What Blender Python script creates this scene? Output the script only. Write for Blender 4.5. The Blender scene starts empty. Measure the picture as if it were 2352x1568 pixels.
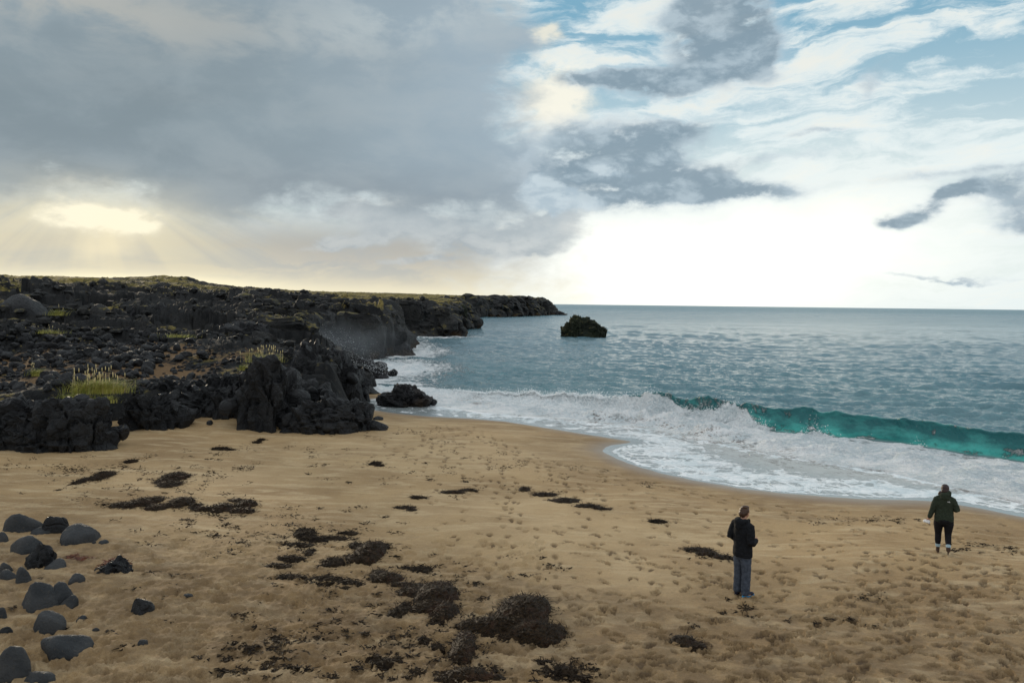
import bpy, bmesh, math, random
import numpy as np
from mathutils import Matrix, Vector, Quaternion

random.seed(7)
RS = np.random.RandomState(7)
scene = bpy.context.scene
COL = scene.collection
R = math.radians

# ------------------------------------------------------------------ camera
HC = 6.2                     # eye height over the sea, metres
FP = 1829.0                  # focal length in the units of a 2352 px wide picture
PITCH, ROLL = math.atan(87 / FP), math.atan(0.012)
_F = np.array([0, math.cos(PITCH), -math.sin(PITCH)])
_R0 = np.array([1.0, 0, 0]); _U0 = np.array([0, math.sin(PITCH), math.cos(PITCH)])
_U = math.cos(ROLL) * _U0 - math.sin(ROLL) * _R0
_R = math.cos(ROLL) * _R0 + math.sin(ROLL) * _U0
cam_d = bpy.data.cameras.new('camera'); cam = bpy.data.objects.new('camera', cam_d); COL.objects.link(cam)
cam_d.lens = 28.0; cam_d.sensor_width = 36.0; cam_d.clip_start = 0.1; cam_d.clip_end = 60000
m = Matrix(((_R[0], _U[0], -_F[0]), (_R[1], _U[1], -_F[1]), (_R[2], _U[2], -_F[2]))).to_4x4()
m.translation = (0, 0, HC); cam.matrix_world = m
scene.camera = cam


def ray(u, v):
    return _F * FP + _R * (u - 1176.0) + _U * (784.0 - v)


def at_z(u, v, z):
    d = ray(u, v); t = (z - HC) / d[2]
    return np.array([0, 0, HC]) + d * t


def at_y(u, v, y):
    d = ray(u, v); return np.array([0, 0, HC]) + d * (y / d[1])


def azel(u, v):
    d = ray(u, v); return math.degrees(math.atan2(d[0], d[1])), math.degrees(math.atan2(d[2], math.hypot(d[0], d[1])))


# ------------------------------------------------------------------ world: sky with clouds, sun
SUN_AZ, SUN_EL = azel(215, 470)
world = bpy.data.worlds.new("World"); scene.world = world; world.use_nodes = True
scene.view_settings.view_transform = 'Standard'; scene.view_settings.look = 'None'
scene.view_settings.exposure = 0.0; scene.view_settings.gamma = 1.0
scene.view_settings.use_curve_mapping = False


class NG:
    """tiny helper for node trees"""
    def __init__(s, nt): s.nt = nt; s.L = nt.links.new
    def n(s, t, **kw):
        x = s.nt.nodes.new(t)
        for k, v in kw.items(): setattr(x, k, v)
        return x
    def put(s, sock, v):
        if isinstance(v, (int, float)): sock.default_value = v
        elif isinstance(v, (tuple, list)): sock.default_value = tuple(v) + (1,) * (len(sock.default_value) - len(v))
        else: s.L(v, sock)
    def m(s, op, a, b=0.0, c=0.0, clamp=False):
        x = s.n('ShaderNodeMath', operation=op); x.use_clamp = clamp
        for i, v in enumerate((a, b, c)): s.put(x.inputs[i], v)
        return x.outputs[0]
    def ss(s, v, a, b, lo=0.0, hi=1.0):
        x = s.n('ShaderNodeMapRange', interpolation_type='SMOOTHSTEP')
        s.put(x.inputs[0], v); s.put(x.inputs[1], a); s.put(x.inputs[2], b); s.put(x.inputs[3], lo); s.put(x.inputs[4], hi)
        return x.outputs[0]
    def mix(s, f, a, b, blend='MIX'):
        x = s.n('ShaderNodeMix', data_type='RGBA', blend_type=blend)
        s.put(x.inputs[0], f); s.put(x.inputs[6], a); s.put(x.inputs[7], b)
        return x.outputs[2]
    def noise(s, vec, scale, detail=4, rough=0.5, dist=0.0, out=0, lac=2.0):
        x = s.n('ShaderNodeTexNoise'); s.put(x.inputs['Vector'], vec)
        s.put(x.inputs['Scale'], scale); x.inputs['Detail'].default_value = detail
        x.inputs['Roughness'].default_value = rough; x.inputs['Distortion'].default_value = dist
        x.inputs['Lacunarity'].default_value = lac
        return x.outputs[out]
    def xyz(s, x, y, z):
        c = s.n('ShaderNodeCombineXYZ'); s.put(c.inputs[0], x); s.put(c.inputs[1], y); s.put(c.inputs[2], z); return c.outputs[0]
    def sep(s, v):
        c = s.n('ShaderNodeSeparateXYZ'); s.put(c.inputs[0], v); return c.outputs
    def ramp(s, f, pts):
        x = s.n('ShaderNodeValToRGB'); s.put(x.inputs[0], f); e = x.color_ramp.elements
        while len(e) < len(pts): e.new(0.5)
        for el, (p, c) in zip(e, pts): el.position = p; el.color = tuple(c) + (1,)
        return x.outputs[0]
    def vm(s, op, a, b=None, scale=None):
        x = s.n('ShaderNodeVectorMath', operation=op); s.put(x.inputs[0], a)
        if b is not None: s.put(x.inputs[1], b)
        if scale is not None: s.put(x.inputs['Scale'], scale)
        return x.outputs[0]


def build_sky():
    g = NG(world.node_tree); g.nt.nodes.clear()
    tc = g.n('ShaderNodeTexCoord').outputs['Generated']
    x, y, z = g.sep(tc)
    az = g.m('MULTIPLY', g.m('ARCTAN2', x, y), 57.29578)
    el = g.m('MULTIPLY', g.m('ARCSINE', g.m('MAXIMUM', g.m('MINIMUM', z, 1.0), -1.0)), 57.29578)
    el0 = g.m('MAXIMUM', el, 0.0)
    # warped coordinates so cloud edges curl and fray
    pv = g.vm('MULTIPLY', tc, (1.0, 1.0, 2.0))
    wx, wy, _ = g.sep(g.noise(pv, 5.0, 7, 0.58, out=1))
    az_w = g.m('ADD', az, g.m('MULTIPLY', g.m('SUBTRACT', wx, 0.5), 8.5))
    el_w = g.m('ADD', el0, g.m('MULTIPLY', g.m('SUBTRACT', wy, 0.5), 4.6))
    fine = g.noise(pv, 9.0, 9, 0.60, 0.25)
    puff = g.noise(pv, 24.0, 7, 0.58, 0.3)
    fine_c = g.m('SUBTRACT', fine, 0.5); puff_c = g.m('SUBTRACT', puff, 0.5)
    edge_n = g.m('ADD', g.m('MULTIPLY', fine_c, 1.5), g.m('MULTIPLY', puff_c, 1.1))
    big = g.noise(g.vm('MULTIPLY', tc, (1, 1, 2.6)), 2.6, 3, 0.5)
    sky = g.n('ShaderNodeTexSky', sky_type='NISHITA'); sky.sun_disc = False
    sky.sun_elevation = R(SUN_EL); sky.sun_rotation = R(SUN_AZ)
    sky.air_density = 1.0; sky.dust_density = 0.6; sky.ozone_density = 2.0; sky.altitude = 10
    col = g.mix(1.0, sky.outputs[0], (0.42, 0.52, 0.62), 'MULTIPLY')          # scattering seen through thin cloud
    hi_blue = g.mix(g.ss(el0, 5, 21), (7.6, 8.9, 9.0), (2.3, 4.7, 6.3))
    col = g.mix(0.85, col, hi_blue)
    # thin bright cloud sheet, streaky
    svec = g.xyz(g.m('MULTIPLY', g.m('ADD', az_w, g.m('MULTIPLY', el0, -1.2)), 0.055), g.m('MULTIPLY', el_w, 0.26), 0.0)
    streak = g.noise(svec, 1.9, 8, 0.62, 0.5)
    st2 = g.m('ADD', streak, g.m('MULTIPLY', edge_n, 0.22))
    wisps = g.ss(g.m('ADD', g.m('ADD', streak, g.m('MULTIPLY', edge_n, 0.14)), g.ss(el0, 16, 6, 0.0, 0.10)), 0.43, 0.60)
    col = g.mix(g.m('MULTIPLY', wisps, 0.86), col, g.mix(g.ss(st2, 0.5, 0.72), (8.0, 8.9, 9.0), (9.3, 9.2, 8.4)))

    def dist(u, v, ru, rv, ang=0.0, warp=1):
        a0, e0 = azel(u, v); ra = ru / FP * 57.3; re = rv / FP * 57.3
        A = az_w if warp else az; E = el_w if warp else el0
        dx = g.m('SUBTRACT', A, a0); dy = g.m('SUBTRACT', E, e0)
        c, s_ = math.cos(R(ang)), math.sin(R(ang))
        X = g.m('ADD', g.m('MULTIPLY', dx, c / ra), g.m('MULTIPLY', dy, s_ / ra))
        Y = g.m('ADD', g.m('MULTIPLY', dx, -s_ / re), g.m('MULTIPLY', dy, c / re))
        return g.m('ADD', g.m('MULTIPLY', X, X), g.m('MULTIPLY', Y, Y))

    def gauss(*b, warp=1): return g.m('POWER', 2.71828, g.m('MULTIPLY', dist(*b, warp=warp), -1.0))

    def field(bs):
        t = None
        for b in bs:
            q = gauss(*b[:5])
            if len(b) > 5: q = g.m('MULTIPLY', q, b[5])
            t = q if t is None else g.m('ADD', t, q)
        return t
    def torn(q, k): return g.m('MULTIPLY', q, g.m('MAXIMUM', g.m('ADD', g.m('MULTIPLY', edge_n, k), 1.0), 0.0))
    # the bright gap over the sea
    col = g.mix(g.m('MULTIPLY', gauss(1660, 610, 540, 175, 4), 0.92), col, (10.4, 10.5, 9.7))
    col = g.mix(g.m('MULTIPLY', g.ss(gauss(1640, 600, 400, 115, 3), 0.05, 0.9), 0.9), col, (12.6, 12.6, 11.6))
    # cream veil low on the left
    low = g.m('MULTIPLY', g.ss(g.m('ADD', az, g.m('MULTIPLY', edge_n, 9.0)), 8, -8), g.ss(el0, 7.5, 3.5))
    veil = g.ramp(g.ss(el0, 0, 7), [(0, (9.4, 8.6, 6.3)), (0.10, (7.6, 7.0, 5.4)), (0.35, (5.5, 5.3, 4.7)), (1, (3.3, 3.5, 3.6))])
    lown = g.ss(st2, 0.42, 0.62)
    veil = g.mix(g.m('MULTIPLY', lown, g.ss(el0, 0.6, 2.4, 0.0, 0.65)), veil, (4.5, 4.8, 4.8))
    col = g.mix(low, col, veil)
    # grey shelves under the bank
    sh = field(((1000, 540, 170, 26, 2), (1180, 560, 150, 22, 6), (745, 552, 75, 15, 0), (1000, 600, 170, 10, 2, .8), (1250, 520, 110, 34, 12), (860, 500, 120, 24, 0)))
    shm = g.ss(torn(sh, 2.0), 0.22, 0.85)
    col = g.mix(g.m('MULTIPLY', shm, 0.8), col, g.mix(g.ss(puff, 0.35, 0.65), (3.9, 4.5, 4.9), (5.6, 6.0, 6.1)))
    # main cloud bank: lower and right edges as curves
    def fcurve(points, val, x0, x1, y0, y1):
        fc = g.n('ShaderNodeFloatCurve'); cu = fc.mapping.curves[0]
        pts = sorted(((a - x0) / (x1 - x0), (e - y0) / (y1 - y0)) for a, e in points)
        while len(cu.points) < len(pts): cu.points.new(0.5, 0.5)
        for p, q in zip(cu.points, pts): p.location = q; p.handle_type = 'AUTO_CLAMPED'
        fc.mapping.update(); fc.inputs[0].default_value = 1.0
        g.L(g.m('DIVIDE', g.m('SUBTRACT', val, x0), x1 - x0, clamp=True), fc.inputs[1])
        return g.m('ADD', g.m('MULTIPLY', fc.outputs[0], y1 - y0), y0)
    lowp = [(-60, 5.5)] + [azel(*p) for p in ((-200, 470), (0, 480), (110, 455), (300, 468), (420, 512), (620, 500), (820, 500), (980, 520), (1120, 520), (1250, 500), (1400, 460))] + [(24, 9.5), (60, 9.5)]
    below = g.m('SUBTRACT', el_w, fcurve(lowp, az_w, -60, 60, 0, 50))
    rp = [(azel(*p)[1], azel(*p)[0]) for p in ((1150, -600), (1130, -250), (1150, -60), (1185, 0), (1262, 60), (1290, 105), (1245, 150), (1205, 190), (1190, 240), (1215, 300), (1300, 350), (1400, 400), (1420, 470))]
    redge = fcurve(rp, el_w, 0, 50, -30, 30)
    inside = g.m('MINIMUM', g.m('MULTIPLY', below, 1.0), g.m('MULTIPLY', g.m('SUBTRACT', redge, az_w), 0.55))
    bank = g.ss(g.m('ADD', inside, g.m('MULTIPLY', edge_n, 2.8)), -1.2, 1.9)
    bank = g.m('MULTIPLY', bank, g.ss(az, -170, -110))
    tex = g.m('ADD', g.m('MULTIPLY', big, 0.7), g.m('MULTIPLY', fine, 0.3))
    bcol = g.ramp(g.ss(tex, 0.34, 0.66), [(0, (2.35, 2.9, 3.25)), (0.5, (2.9, 3.55, 3.95)), (1, (3.9, 4.5, 4.8))])
    bcol = g.mix(g.ss(az, -26, 2, 0.0, 0.66), bcol, (4.0, 5.1, 6.0))
    bcol = g.mix(g.m('MULTIPLY', gauss(760, 460, 560, 70, 0), 0.6), bcol, (2.55, 2.95, 3.3))
    bcol = g.mix(g.m('MULTIPLY', g.ss(fine_c, -0.10, 0.12), 0.30), bcol, (4.2, 4.8, 5.1))
    bcol = g.mix(g.m('MULTIPLY', gauss(250, 200, 620, 260, 0), 0.5), bcol, (2.15, 2.75, 3.1))
    bcol = g.mix(g.m('MULTIPLY', g.m('MULTIPLY', gauss(140, 10, 420, 60, 0), g.ss(fine, 0.42, 0.6)), 0.55), bcol, (5.2, 5.0, 4.4))
    bcol = g.mix(g.m('MULTIPLY', g.m('MULTIPLY', gauss(980, 40, 260, 60, 10), g.ss(fine, 0.42, 0.6)), 0.5), bcol, (6.0, 6.6, 6.6))
    # bright torn rim where the bank ends
    rim = g.ss(torn(gauss(1280, 225, 95, 90, 10), 2.2), 0.15, 0.95)
    col = g.mix(g.m('MULTIPLY', rim, 0.9), col, (10.0, 9.6, 8.2))
    col = g.mix(g.m('MULTIPLY', bank, 0.98), col, bcol)
    col = g.mix(g.m('MULTIPLY', g.ss(torn(gauss(1272, 82, 48, 34, 0), 2.5), .25, 1.1), 0.8), col, (9.0, 8.6, 7.2))
    # loose darker clouds on the right
    f = field(((1600, 130, 110, 48, 25, 1.1), (1700, 110, 85, 62, 0, 1.1), (1760, 100, 50, 60, 0), (1620, 40, 95, 42, 15, 1.1), (1700, 15, 110, 40, 0, 1.0), (1530, 175, 130, 26, 4), (1350, 186, 85, 15, 3, 1.1), (1440, 190, 70, 18, 0),
               (1440, 320, 170, 46, 0, 1.1), (1560, 295, 110, 30, 10, 1.1), (1380, 380, 170, 46, 0, 1.1), (1540, 410, 150, 30, -4, 1.1), (1700, 428, 120, 16, -2, 1.1), (1330, 440, 130, 46, 0, 1.0), (1470, 450, 90, 22, 8, .9),
               (2120, 495, 65, 24, 30, .95), (2185, 455, 50, 22, 10, .9), (2070, 520, 50, 14, 0, .8), (2310, 440, 70, 26, 15, .9), (2345, 500, 70, 42, 0, 1.0),
               (2240, 395, 230, 18, 3, .62), (1880, 312, 70, 9, 0, .7), (2180, 634, 110, 4, 0, .75), (2020, 190, 60, 18, 40, .55), (1750, 375, 160, 12, 3, .55)))
    f = torn(f, 2.1)
    dk = g.ss(f, 0.08, 1.08)
    dcol = g.mix(g.ss(f, 0.25, 1.25), (6.2, 7.1, 7.7), (2.5, 3.4, 4.1))
    dcol = g.mix(g.m('MULTIPLY', g.ss(puff_c, -0.06, 0.16), 0.6), dcol, (5.4, 6.5, 7.2))
    dcol = g.mix(g.m('MULTIPLY', g.ss(fine_c, 0.02, -0.12), 0.6), dcol, (2.0, 2.85, 3.5))
    col = g.mix(g.m('MULTIPLY', dk, 0.95), col, dcol)
    # lit heads of the lower clouds
    hd = g.ss(torn(field(((1240, 455, 75, 36, 0), (1330, 470, 70, 24, 0, .8), (1400, 392, 60, 14, -8, .8))), 2.0), 0.35, 0.8)
    col = g.mix(g.m('MULTIPLY', hd, 0.6), col, g.mix(g.ss(puff, 0.4, 0.62), (4.2, 5.4, 6.3), (6.6, 7.6, 8.1)))
    # sun behind the cloud edge: glow, torn bright opening and beams fanning down
    a_s, e_s = azel(215, 470)
    fan = g.m('DIVIDE', g.m('SUBTRACT', az, a_s), g.m('ADD', g.m('MAXIMUM', g.m('SUBTRACT', e_s, el0), 0.0), 2.2))
    beam = g.noise(g.xyz(g.m('MULTIPLY', fan, 2.2), 0.3, 0.7), 1.0, 3, 0.6)
    glow = gauss(200, 570, 290, 110, 0, warp=0)
    col = g.mix(g.m('MULTIPLY', g.m('MULTIPLY', glow, g.ss(el0, e_s + 0.9, e_s - 0.6)), g.ss(beam, 0.34, 0.66, 0.25, 0.72)), col, (8.6, 7.7, 5.2))
    op = g.ss(torn(field(((215, 500, 95, 24, -3), (135, 480, 50, 22, 0), (280, 494, 50, 16, 0))), 2.6), 0.05, 1.3)
    col = g.mix(g.m('MULTIPLY', gauss(200, 500, 200, 66, 0), 0.62), col, (8.6, 7.8, 5.6))
    col = g.mix(g.m('MULTIPLY', op, 0.92), col, (10.6, 9.9, 7.6))
    col = g.mix(g.m('MULTIPLY', gauss(220, 555, 50, 38, 0), 0.4), col, (11.0, 9.6, 6.4))
    col = g.mix(g.m('MULTIPLY', gauss(270, 655, 260, 22, 0, warp=0), 0.9), col, (13.5, 12.2, 8.2))
    # high overcast overhead and behind, out of view, brightened to lift the ambient light
    over = g.m('MAXIMUM', g.ss(el0, 24, 40), g.ss(g.m('ABSOLUTE', az), 45, 75))
    ocol = g.ramp(g.ss(tex, 0.35, 0.65), [(0, (5.6, 6.2, 6.7)), (0.5, (8.0, 8.4, 8.7)), (1, (10.2, 10.4, 10.4))])
    col = g.mix(g.m('MULTIPLY', over, 0.9), col, ocol)
    col = g.mix(g.ss(z, -0.005, -0.05), col, (1.2, 1.4, 1.5))
    bg = g.n('ShaderNodeBackground'); g.L(col, bg.inputs[0]); bg.inputs[1].default_value = 0.1
    out = g.n('ShaderNodeOutputWorld'); g.L(bg.outputs[0], out.inputs[0])


build_sky()
sun_d = bpy.data.lights.new('sun', 'SUN'); sun_d.energy = 3.0; sun_d.angle = R(10); sun_d.color = (1.0, 0.84, 0.62)
sun = bpy.data.objects.new('sun', sun_d); COL.objects.link(sun)
sdir = Vector((math.sin(R(SUN_AZ)) * math.cos(R(SUN_EL)), math.cos(R(SUN_AZ)) * math.cos(R(SUN_EL)), math.sin(R(SUN_EL))))
sun.rotation_euler = sdir.to_track_quat('Z', 'Y').to_euler(); sun.location = (-40, 60, 30)

# ------------------------------------------------------------------ numpy noise
_perm = RS.permutation(256); _perm = np.concatenate([_perm, _perm, _perm])
_g = RS.normal(size=(256, 3)); _g /= np.linalg.norm(_g, axis=1)[:, None]
_h = RS.rand(256, 3)


def gnoise(P, off=0.0):
    P = np.asarray(P, dtype=np.float64) + off
    I = np.floor(P).astype(np.int64); f = P - I; I &= 255
    w = f * f * f * (f * (f * 6 - 15) + 10); out = 0
    for dx in (0, 1):
        wx = w[:, 0] if dx else 1 - w[:, 0]
        px = _perm[I[:, 0] + dx]
        for dy in (0, 1):
            wy = w[:, 1] if dy else 1 - w[:, 1]
            py = _perm[px + I[:, 1] + dy]
            for dz in (0, 1):
                wz = w[:, 2] if dz else 1 - w[:, 2]
                G = _g[_perm[py + I[:, 2] + dz]]
                d = G[:, 0] * (f[:, 0] - dx) + G[:, 1] * (f[:, 1] - dy) + G[:, 2] * (f[:, 2] - dz)
                out = out + d * wx * wy * wz
    return out * 1.6


def fbm(P, s=1.0, o=4, gain=0.5, off=0.0, ridged=False):
    a, t, r = 1.0, 0.0, 0
    for i in range(o):
        n = gnoise(P * s, off + 17.3 * i)
        if ridged: n = 1 - 2 * np.abs(n)
        r = r + a * n; t += a; a *= gain; s *= 2.03
    return r / t


def to3(x, y, z=0.0):
    return np.stack([x, y, np.zeros_like(x) + z], 1)


def worley2(x, y, seed=0):
    """F1, F2, random height of the nearest cell with its own tilt"""
    ix = np.floor(x).astype(np.int64); iy = np.floor(y).astype(np.int64)
    F1 = np.full(x.shape, 9.0); F2 = F1.copy(); H = np.zeros_like(x)
    for dx in (-1, 0, 1):
        for dy in (-1, 0, 1):
            cx = ix + dx; cy = iy + dy
            k = _perm[(_perm[(cx + seed) & 255] + cy) & 255]
            r = _h[k]; r2 = _h[(k * 7 + 13) & 255]
            ox = x - cx - r[:, 0]; oy = y - cy - r[:, 1]
            d = np.sqrt(ox * ox + oy * oy)
            h = r[:, 2] + (r2[:, 0] - .5) * 1.1 * ox + (r2[:, 1] - .5) * 1.1 * oy
            near = d < F1
            F2 = np.where(near, F1, np.minimum(F2, d)); H = np.where(near, h, H); F1 = np.where(near, d, F1)
    return F1, F2, H


def worley3(P, seed=0):
    I = np.floor(P).astype(np.int64); F1 = np.full(len(P), 9.0); F2 = F1.copy(); H = np.zeros(len(P))
    for dx in (-1, 0, 1):
        for dy in (-1, 0, 1):
            for dz in (-1, 0, 1):
                c = I + (dx, dy, dz)
                k = _perm[(_perm[(_perm[(c[:, 0] + seed) & 255] + c[:, 1]) & 255] + c[:, 2]) & 255]
                r = _h[k]; d = np.linalg.norm(P - c - r, axis=1)
                near = d < F1
                F2 = np.where(near, F1, np.minimum(F2, d)); H = np.where(near, r[:, 2], H); F1 = np.where(near, d, F1)
    return F1, F2, H


def sstep(a, b, v):
    t = np.clip((v - a) / (b - a), 0, 1); return t * t * (3 - 2 * t)


def sdist(px, py, poly, closed):
    """distance to a polyline; sign + on its left side (open) or inside (closed)"""
    P = np.asarray(poly, float)[:, :2]
    if closed: P = np.vstack([P, P[:1]])
    best = np.full(px.shape, 1e9); sign = np.ones_like(best); cnt = np.zeros(px.shape, int)
    for (ax, ay), (bx, by) in zip(P[:-1], P[1:]):
        ex, ey = bx - ax, by - ay; L2 = ex * ex + ey * ey + 1e-9
        t = np.clip(((px - ax) * ex + (py - ay) * ey) / L2, 0, 1)
        d = np.hypot(px - ax - t * ex, py - ay - t * ey)
        if closed:
            c = ((ay > py) != (by > py)) & (px < (bx - ax) * (py - ay) / (by - ay + 1e-12) + ax); cnt += c
        else:
            s = np.where(ex * (py - ay) - ey * (px - ax) > 0, 1.0, -1.0); sign = np.where(d < best - 1e-9, s, sign)
        best = np.minimum(best, d)
    if closed: sign = np.where(cnt % 2 == 1, 1.0, -1.0)
    return best * sign


# ------------------------------------------------------------------ mesh helpers
def tag(o, label=None, cat=None, group=None, kind=None):
    if label: o['label'] = label
    if cat: o['category'] = cat
    if group: o['group'] = group
    if kind: o['kind'] = kind
    return o


def mesh_np(name, V, F, mat=None, attrs=None, smooth=True):
    V = np.asarray(V, dtype=np.float32); F = np.asarray(F, dtype=np.int32)
    me = bpy.data.meshes.new(name); k = F.shape[1]
    me.vertices.add(len(V)); me.vertices.foreach_set('co', V.ravel())
    me.loops.add(F.size); me.loops.foreach_set('vertex_index', F.ravel())
    me.polygons.add(len(F)); me.polygons.foreach_set('loop_start', np.arange(0, F.size, k, dtype=np.int32))
    me.polygons.foreach_set('use_smooth', np.full(len(F), smooth))
    me.update(calc_edges=True)
    if attrs:
        for an, a in attrs.items():
            at = me.attributes.new(an, 'FLOAT', 'POINT'); at.data.foreach_set('value', np.asarray(a, np.float32).ravel())
    if mat: me.materials.append(mat)
    return me


def link(name, me, parent=None, loc=(0, 0, 0), rz=0.0):
    o = bpy.data.objects.new(name, me); COL.objects.link(o); o.location = loc; o.rotation_euler = (0, 0, rz)
    if parent: o.parent = parent
    return o


def grid_faces(nr, nc):
    i = np.arange(nr - 1)[:, None] * nc + np.arange(nc - 1)[None]
    i = i.ravel(); return np.stack([i, i + 1, i + nc + 1, i + nc], 1)


def mat_new(name):
    mt = bpy.data.materials.new(name); mt.use_nodes = True; g = NG(mt.node_tree)
    b = mt.node_tree.nodes['Principled BSDF']; return mt, g, b


def bump(g, b, h, strength=0.5, dist=0.02, prev=None):
    x = g.n('ShaderNodeBump'); x.inputs['Strength'].default_value = strength; x.inputs['Distance'].default_value = dist
    g.L(h, x.inputs['Height'])
    if prev is not None: g.L(prev, x.inputs['Normal'])
    g.L(x.outputs[0], b.inputs['Normal']); return x.outputs[0]


def att(g, n):
    a = g.n('ShaderNodeAttribute'); a.attribute_name = n; return a.outputs['Fac']


# ------------------------------------------------------------------ materials
def sand_nodes(g, P):
    n1 = g.noise(P, 0.35, 5, 0.55); n2 = g.noise(P, 3.0, 6, 0.6); n3 = g.noise(P, 60, 3, 0.6)
    st = g.noise(g.vm('MULTIPLY', P, (0.5, 1.6, 1)), 1.2, 6, 0.65, 0.6)
    c = g.mix(g.ss(n1, 0.35, 0.65), (0.29, 0.187, 0.086), (0.42, 0.285, 0.140))
    c = g.mix(g.m('MULTIPLY', g.ss(st, 0.46, 0.66), 0.75), c, (0.54, 0.405, 0.235))
    c = g.mix(g.m('MULTIPLY', g.ss(n2, 0.55, 0.75), 0.4), c, (0.23, 0.15, 0.08))
    c = g.mix(g.m('MULTIPLY', g.ss(n3, 0.54, 0.66), 0.5), c, (0.13, 0.085, 0.05))
    c = g.mix(g.m('MULTIPLY', g.ss(g.noise(P, 45, 3, 0.7), 0.58, 0.68), 0.4), c, (0.62, 0.48, 0.32))
    return c


def make_sand():
    mt, g, b = mat_new('golden sand')
    P = g.n('ShaderNodeTexCoord').outputs['Object']
    c = sand_nodes(g, P)
    c = g.mix(g.m('MULTIPLY', att(g, 'pale'), g.ss(g.noise(P, 0.9, 5, 0.6), 0.3, 0.7, 0.35, 0.9)), c, (0.52, 0.38, 0.215))
    damp_shade = att(g, 'damp_shade'); wet = att(g, 'wet'); peb = att(g, 'grit')
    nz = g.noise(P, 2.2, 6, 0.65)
    dm = g.m('MULTIPLY', damp_shade, g.ss(nz, 0.34, 0.60, 0.45, 1.0))
    c = g.mix(g.m('MULTIPLY', dm, 0.9), c, (0.080, 0.050, 0.028))  # darkens damp sand and paints shade into the footprint pits
    c = g.mix(g.m('MULTIPLY', wet, 0.8), c, (0.22, 0.155, 0.10))
    gr = g.ss(g.noise(P, 9, 6, 0.72), 0.54, 0.63)
    c = g.mix(g.m('MULTIPLY', g.m('MULTIPLY', gr, peb), 0.75), c, (0.06, 0.042, 0.03))
    g.put(b.inputs['Base Color'], c)
    g.put(b.inputs['Roughness'], g.m('SUBTRACT', 0.95, g.m('MULTIPLY', wet, 0.62)))
    b.inputs['Specular IOR Level'].default_value = 0.35
    h = g.m('ADD', g.m('MULTIPLY', g.noise(P, 14, 6, 0.65), 1.3), g.m('MULTIPLY', g.noise(P, 90, 2, 0.5), 0.25))
    bump(g, b, g.m('MULTIPLY', h, g.m('SUBTRACT', 1.0, g.m('MULTIPLY', wet, 0.93))), 0.55, 0.05)
    return mt


def make_rock(name, c1, c2, c3, sc=1.0, tide=False, moss=0.0, rough=0.62, cracks=1.0):
    mt, g, b = mat_new(name)
    geo = g.n('ShaderNodeNewGeometry'); P = geo.outputs['Position']
    n1 = g.noise(P, 0.6 * sc, 6, 0.6); n2 = g.noise(P, 6 * sc, 6, 0.65)
    c = g.mix(g.ss(n1, 0.35, 0.65), c1, c2)
    c = g.mix(g.m('MULTIPLY', g.ss(n2, 0.55, 0.72), 0.6), c, c3)
    nx, ny, nz = g.sep(geo.outputs['Normal'])
    px, py, pz = g.sep(P)
    if moss:
        mm = g.m('MULTIPLY', g.ss(nz, 0.55, 0.85), g.ss(g.m('ADD', g.noise(P, 0.22, 5, 0.6), g.m('MULTIPLY', g.m('SUBTRACT', n2, 0.5), 0.4)), 0.60 - 0.12 * moss, 0.66 - 0.08 * moss))
        mc = g.mix(g.ss(n2, 0.4, 0.6), (0.075, 0.068, 0.018), (0.17, 0.135, 0.04))
        c = g.mix(g.m('MULTIPLY', mm, 0.9), c, mc)
    if tide:
        tz = g.m('ADD', pz, g.m('MULTIPLY', g.m('SUBTRACT', n2, 0.5), 1.2))
        c = g.mix(g.m('MULTIPLY', g.ss(tz, 1.35, 0.75), g.ss(g.noise(P, 0.25, 3, 0.5), 0.48, 0.62, 0.0, 0.8)), c, (0.065, 0.036, 0.012))
        c = g.mix(g.m('MULTIPLY', g.ss(tz, 2.0, 0.4), 0.25), c, (0.008, 0.008, 0.009))
    g.put(b.inputs['Base Color'], c)
    g.put(b.inputs['Roughness'], g.ss(n2, 0.3, 0.7, rough - 0.16, rough + 0.16))
    b.inputs['Specular IOR Level'].default_value = 0.25
    vo = g.n('ShaderNodeTexVoronoi', feature='DISTANCE_TO_EDGE'); g.put(vo.inputs['Scale'], 1.7 * sc)
    g.L(g.vm('ADD', P, g.vm('SCALE', g.noise(P, 1.5 * sc, 4, 0.5, out=1), scale=0.9)), vo.inputs['Vector'])
    cr = g.m('MINIMUM', vo.outputs['Distance'], 0.09)
    h = g.m('ADD', g.m('MULTIPLY', cr, 3.0 * cracks), g.m('ADD', g.m('MULTIPLY', n2, 0.9), g.m('MULTIPLY', g.noise(P, 28 * sc, 4, 0.6), 0.25)))
    bump(g, b, h, 1.0, 0.16 / sc)
    return mt


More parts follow.
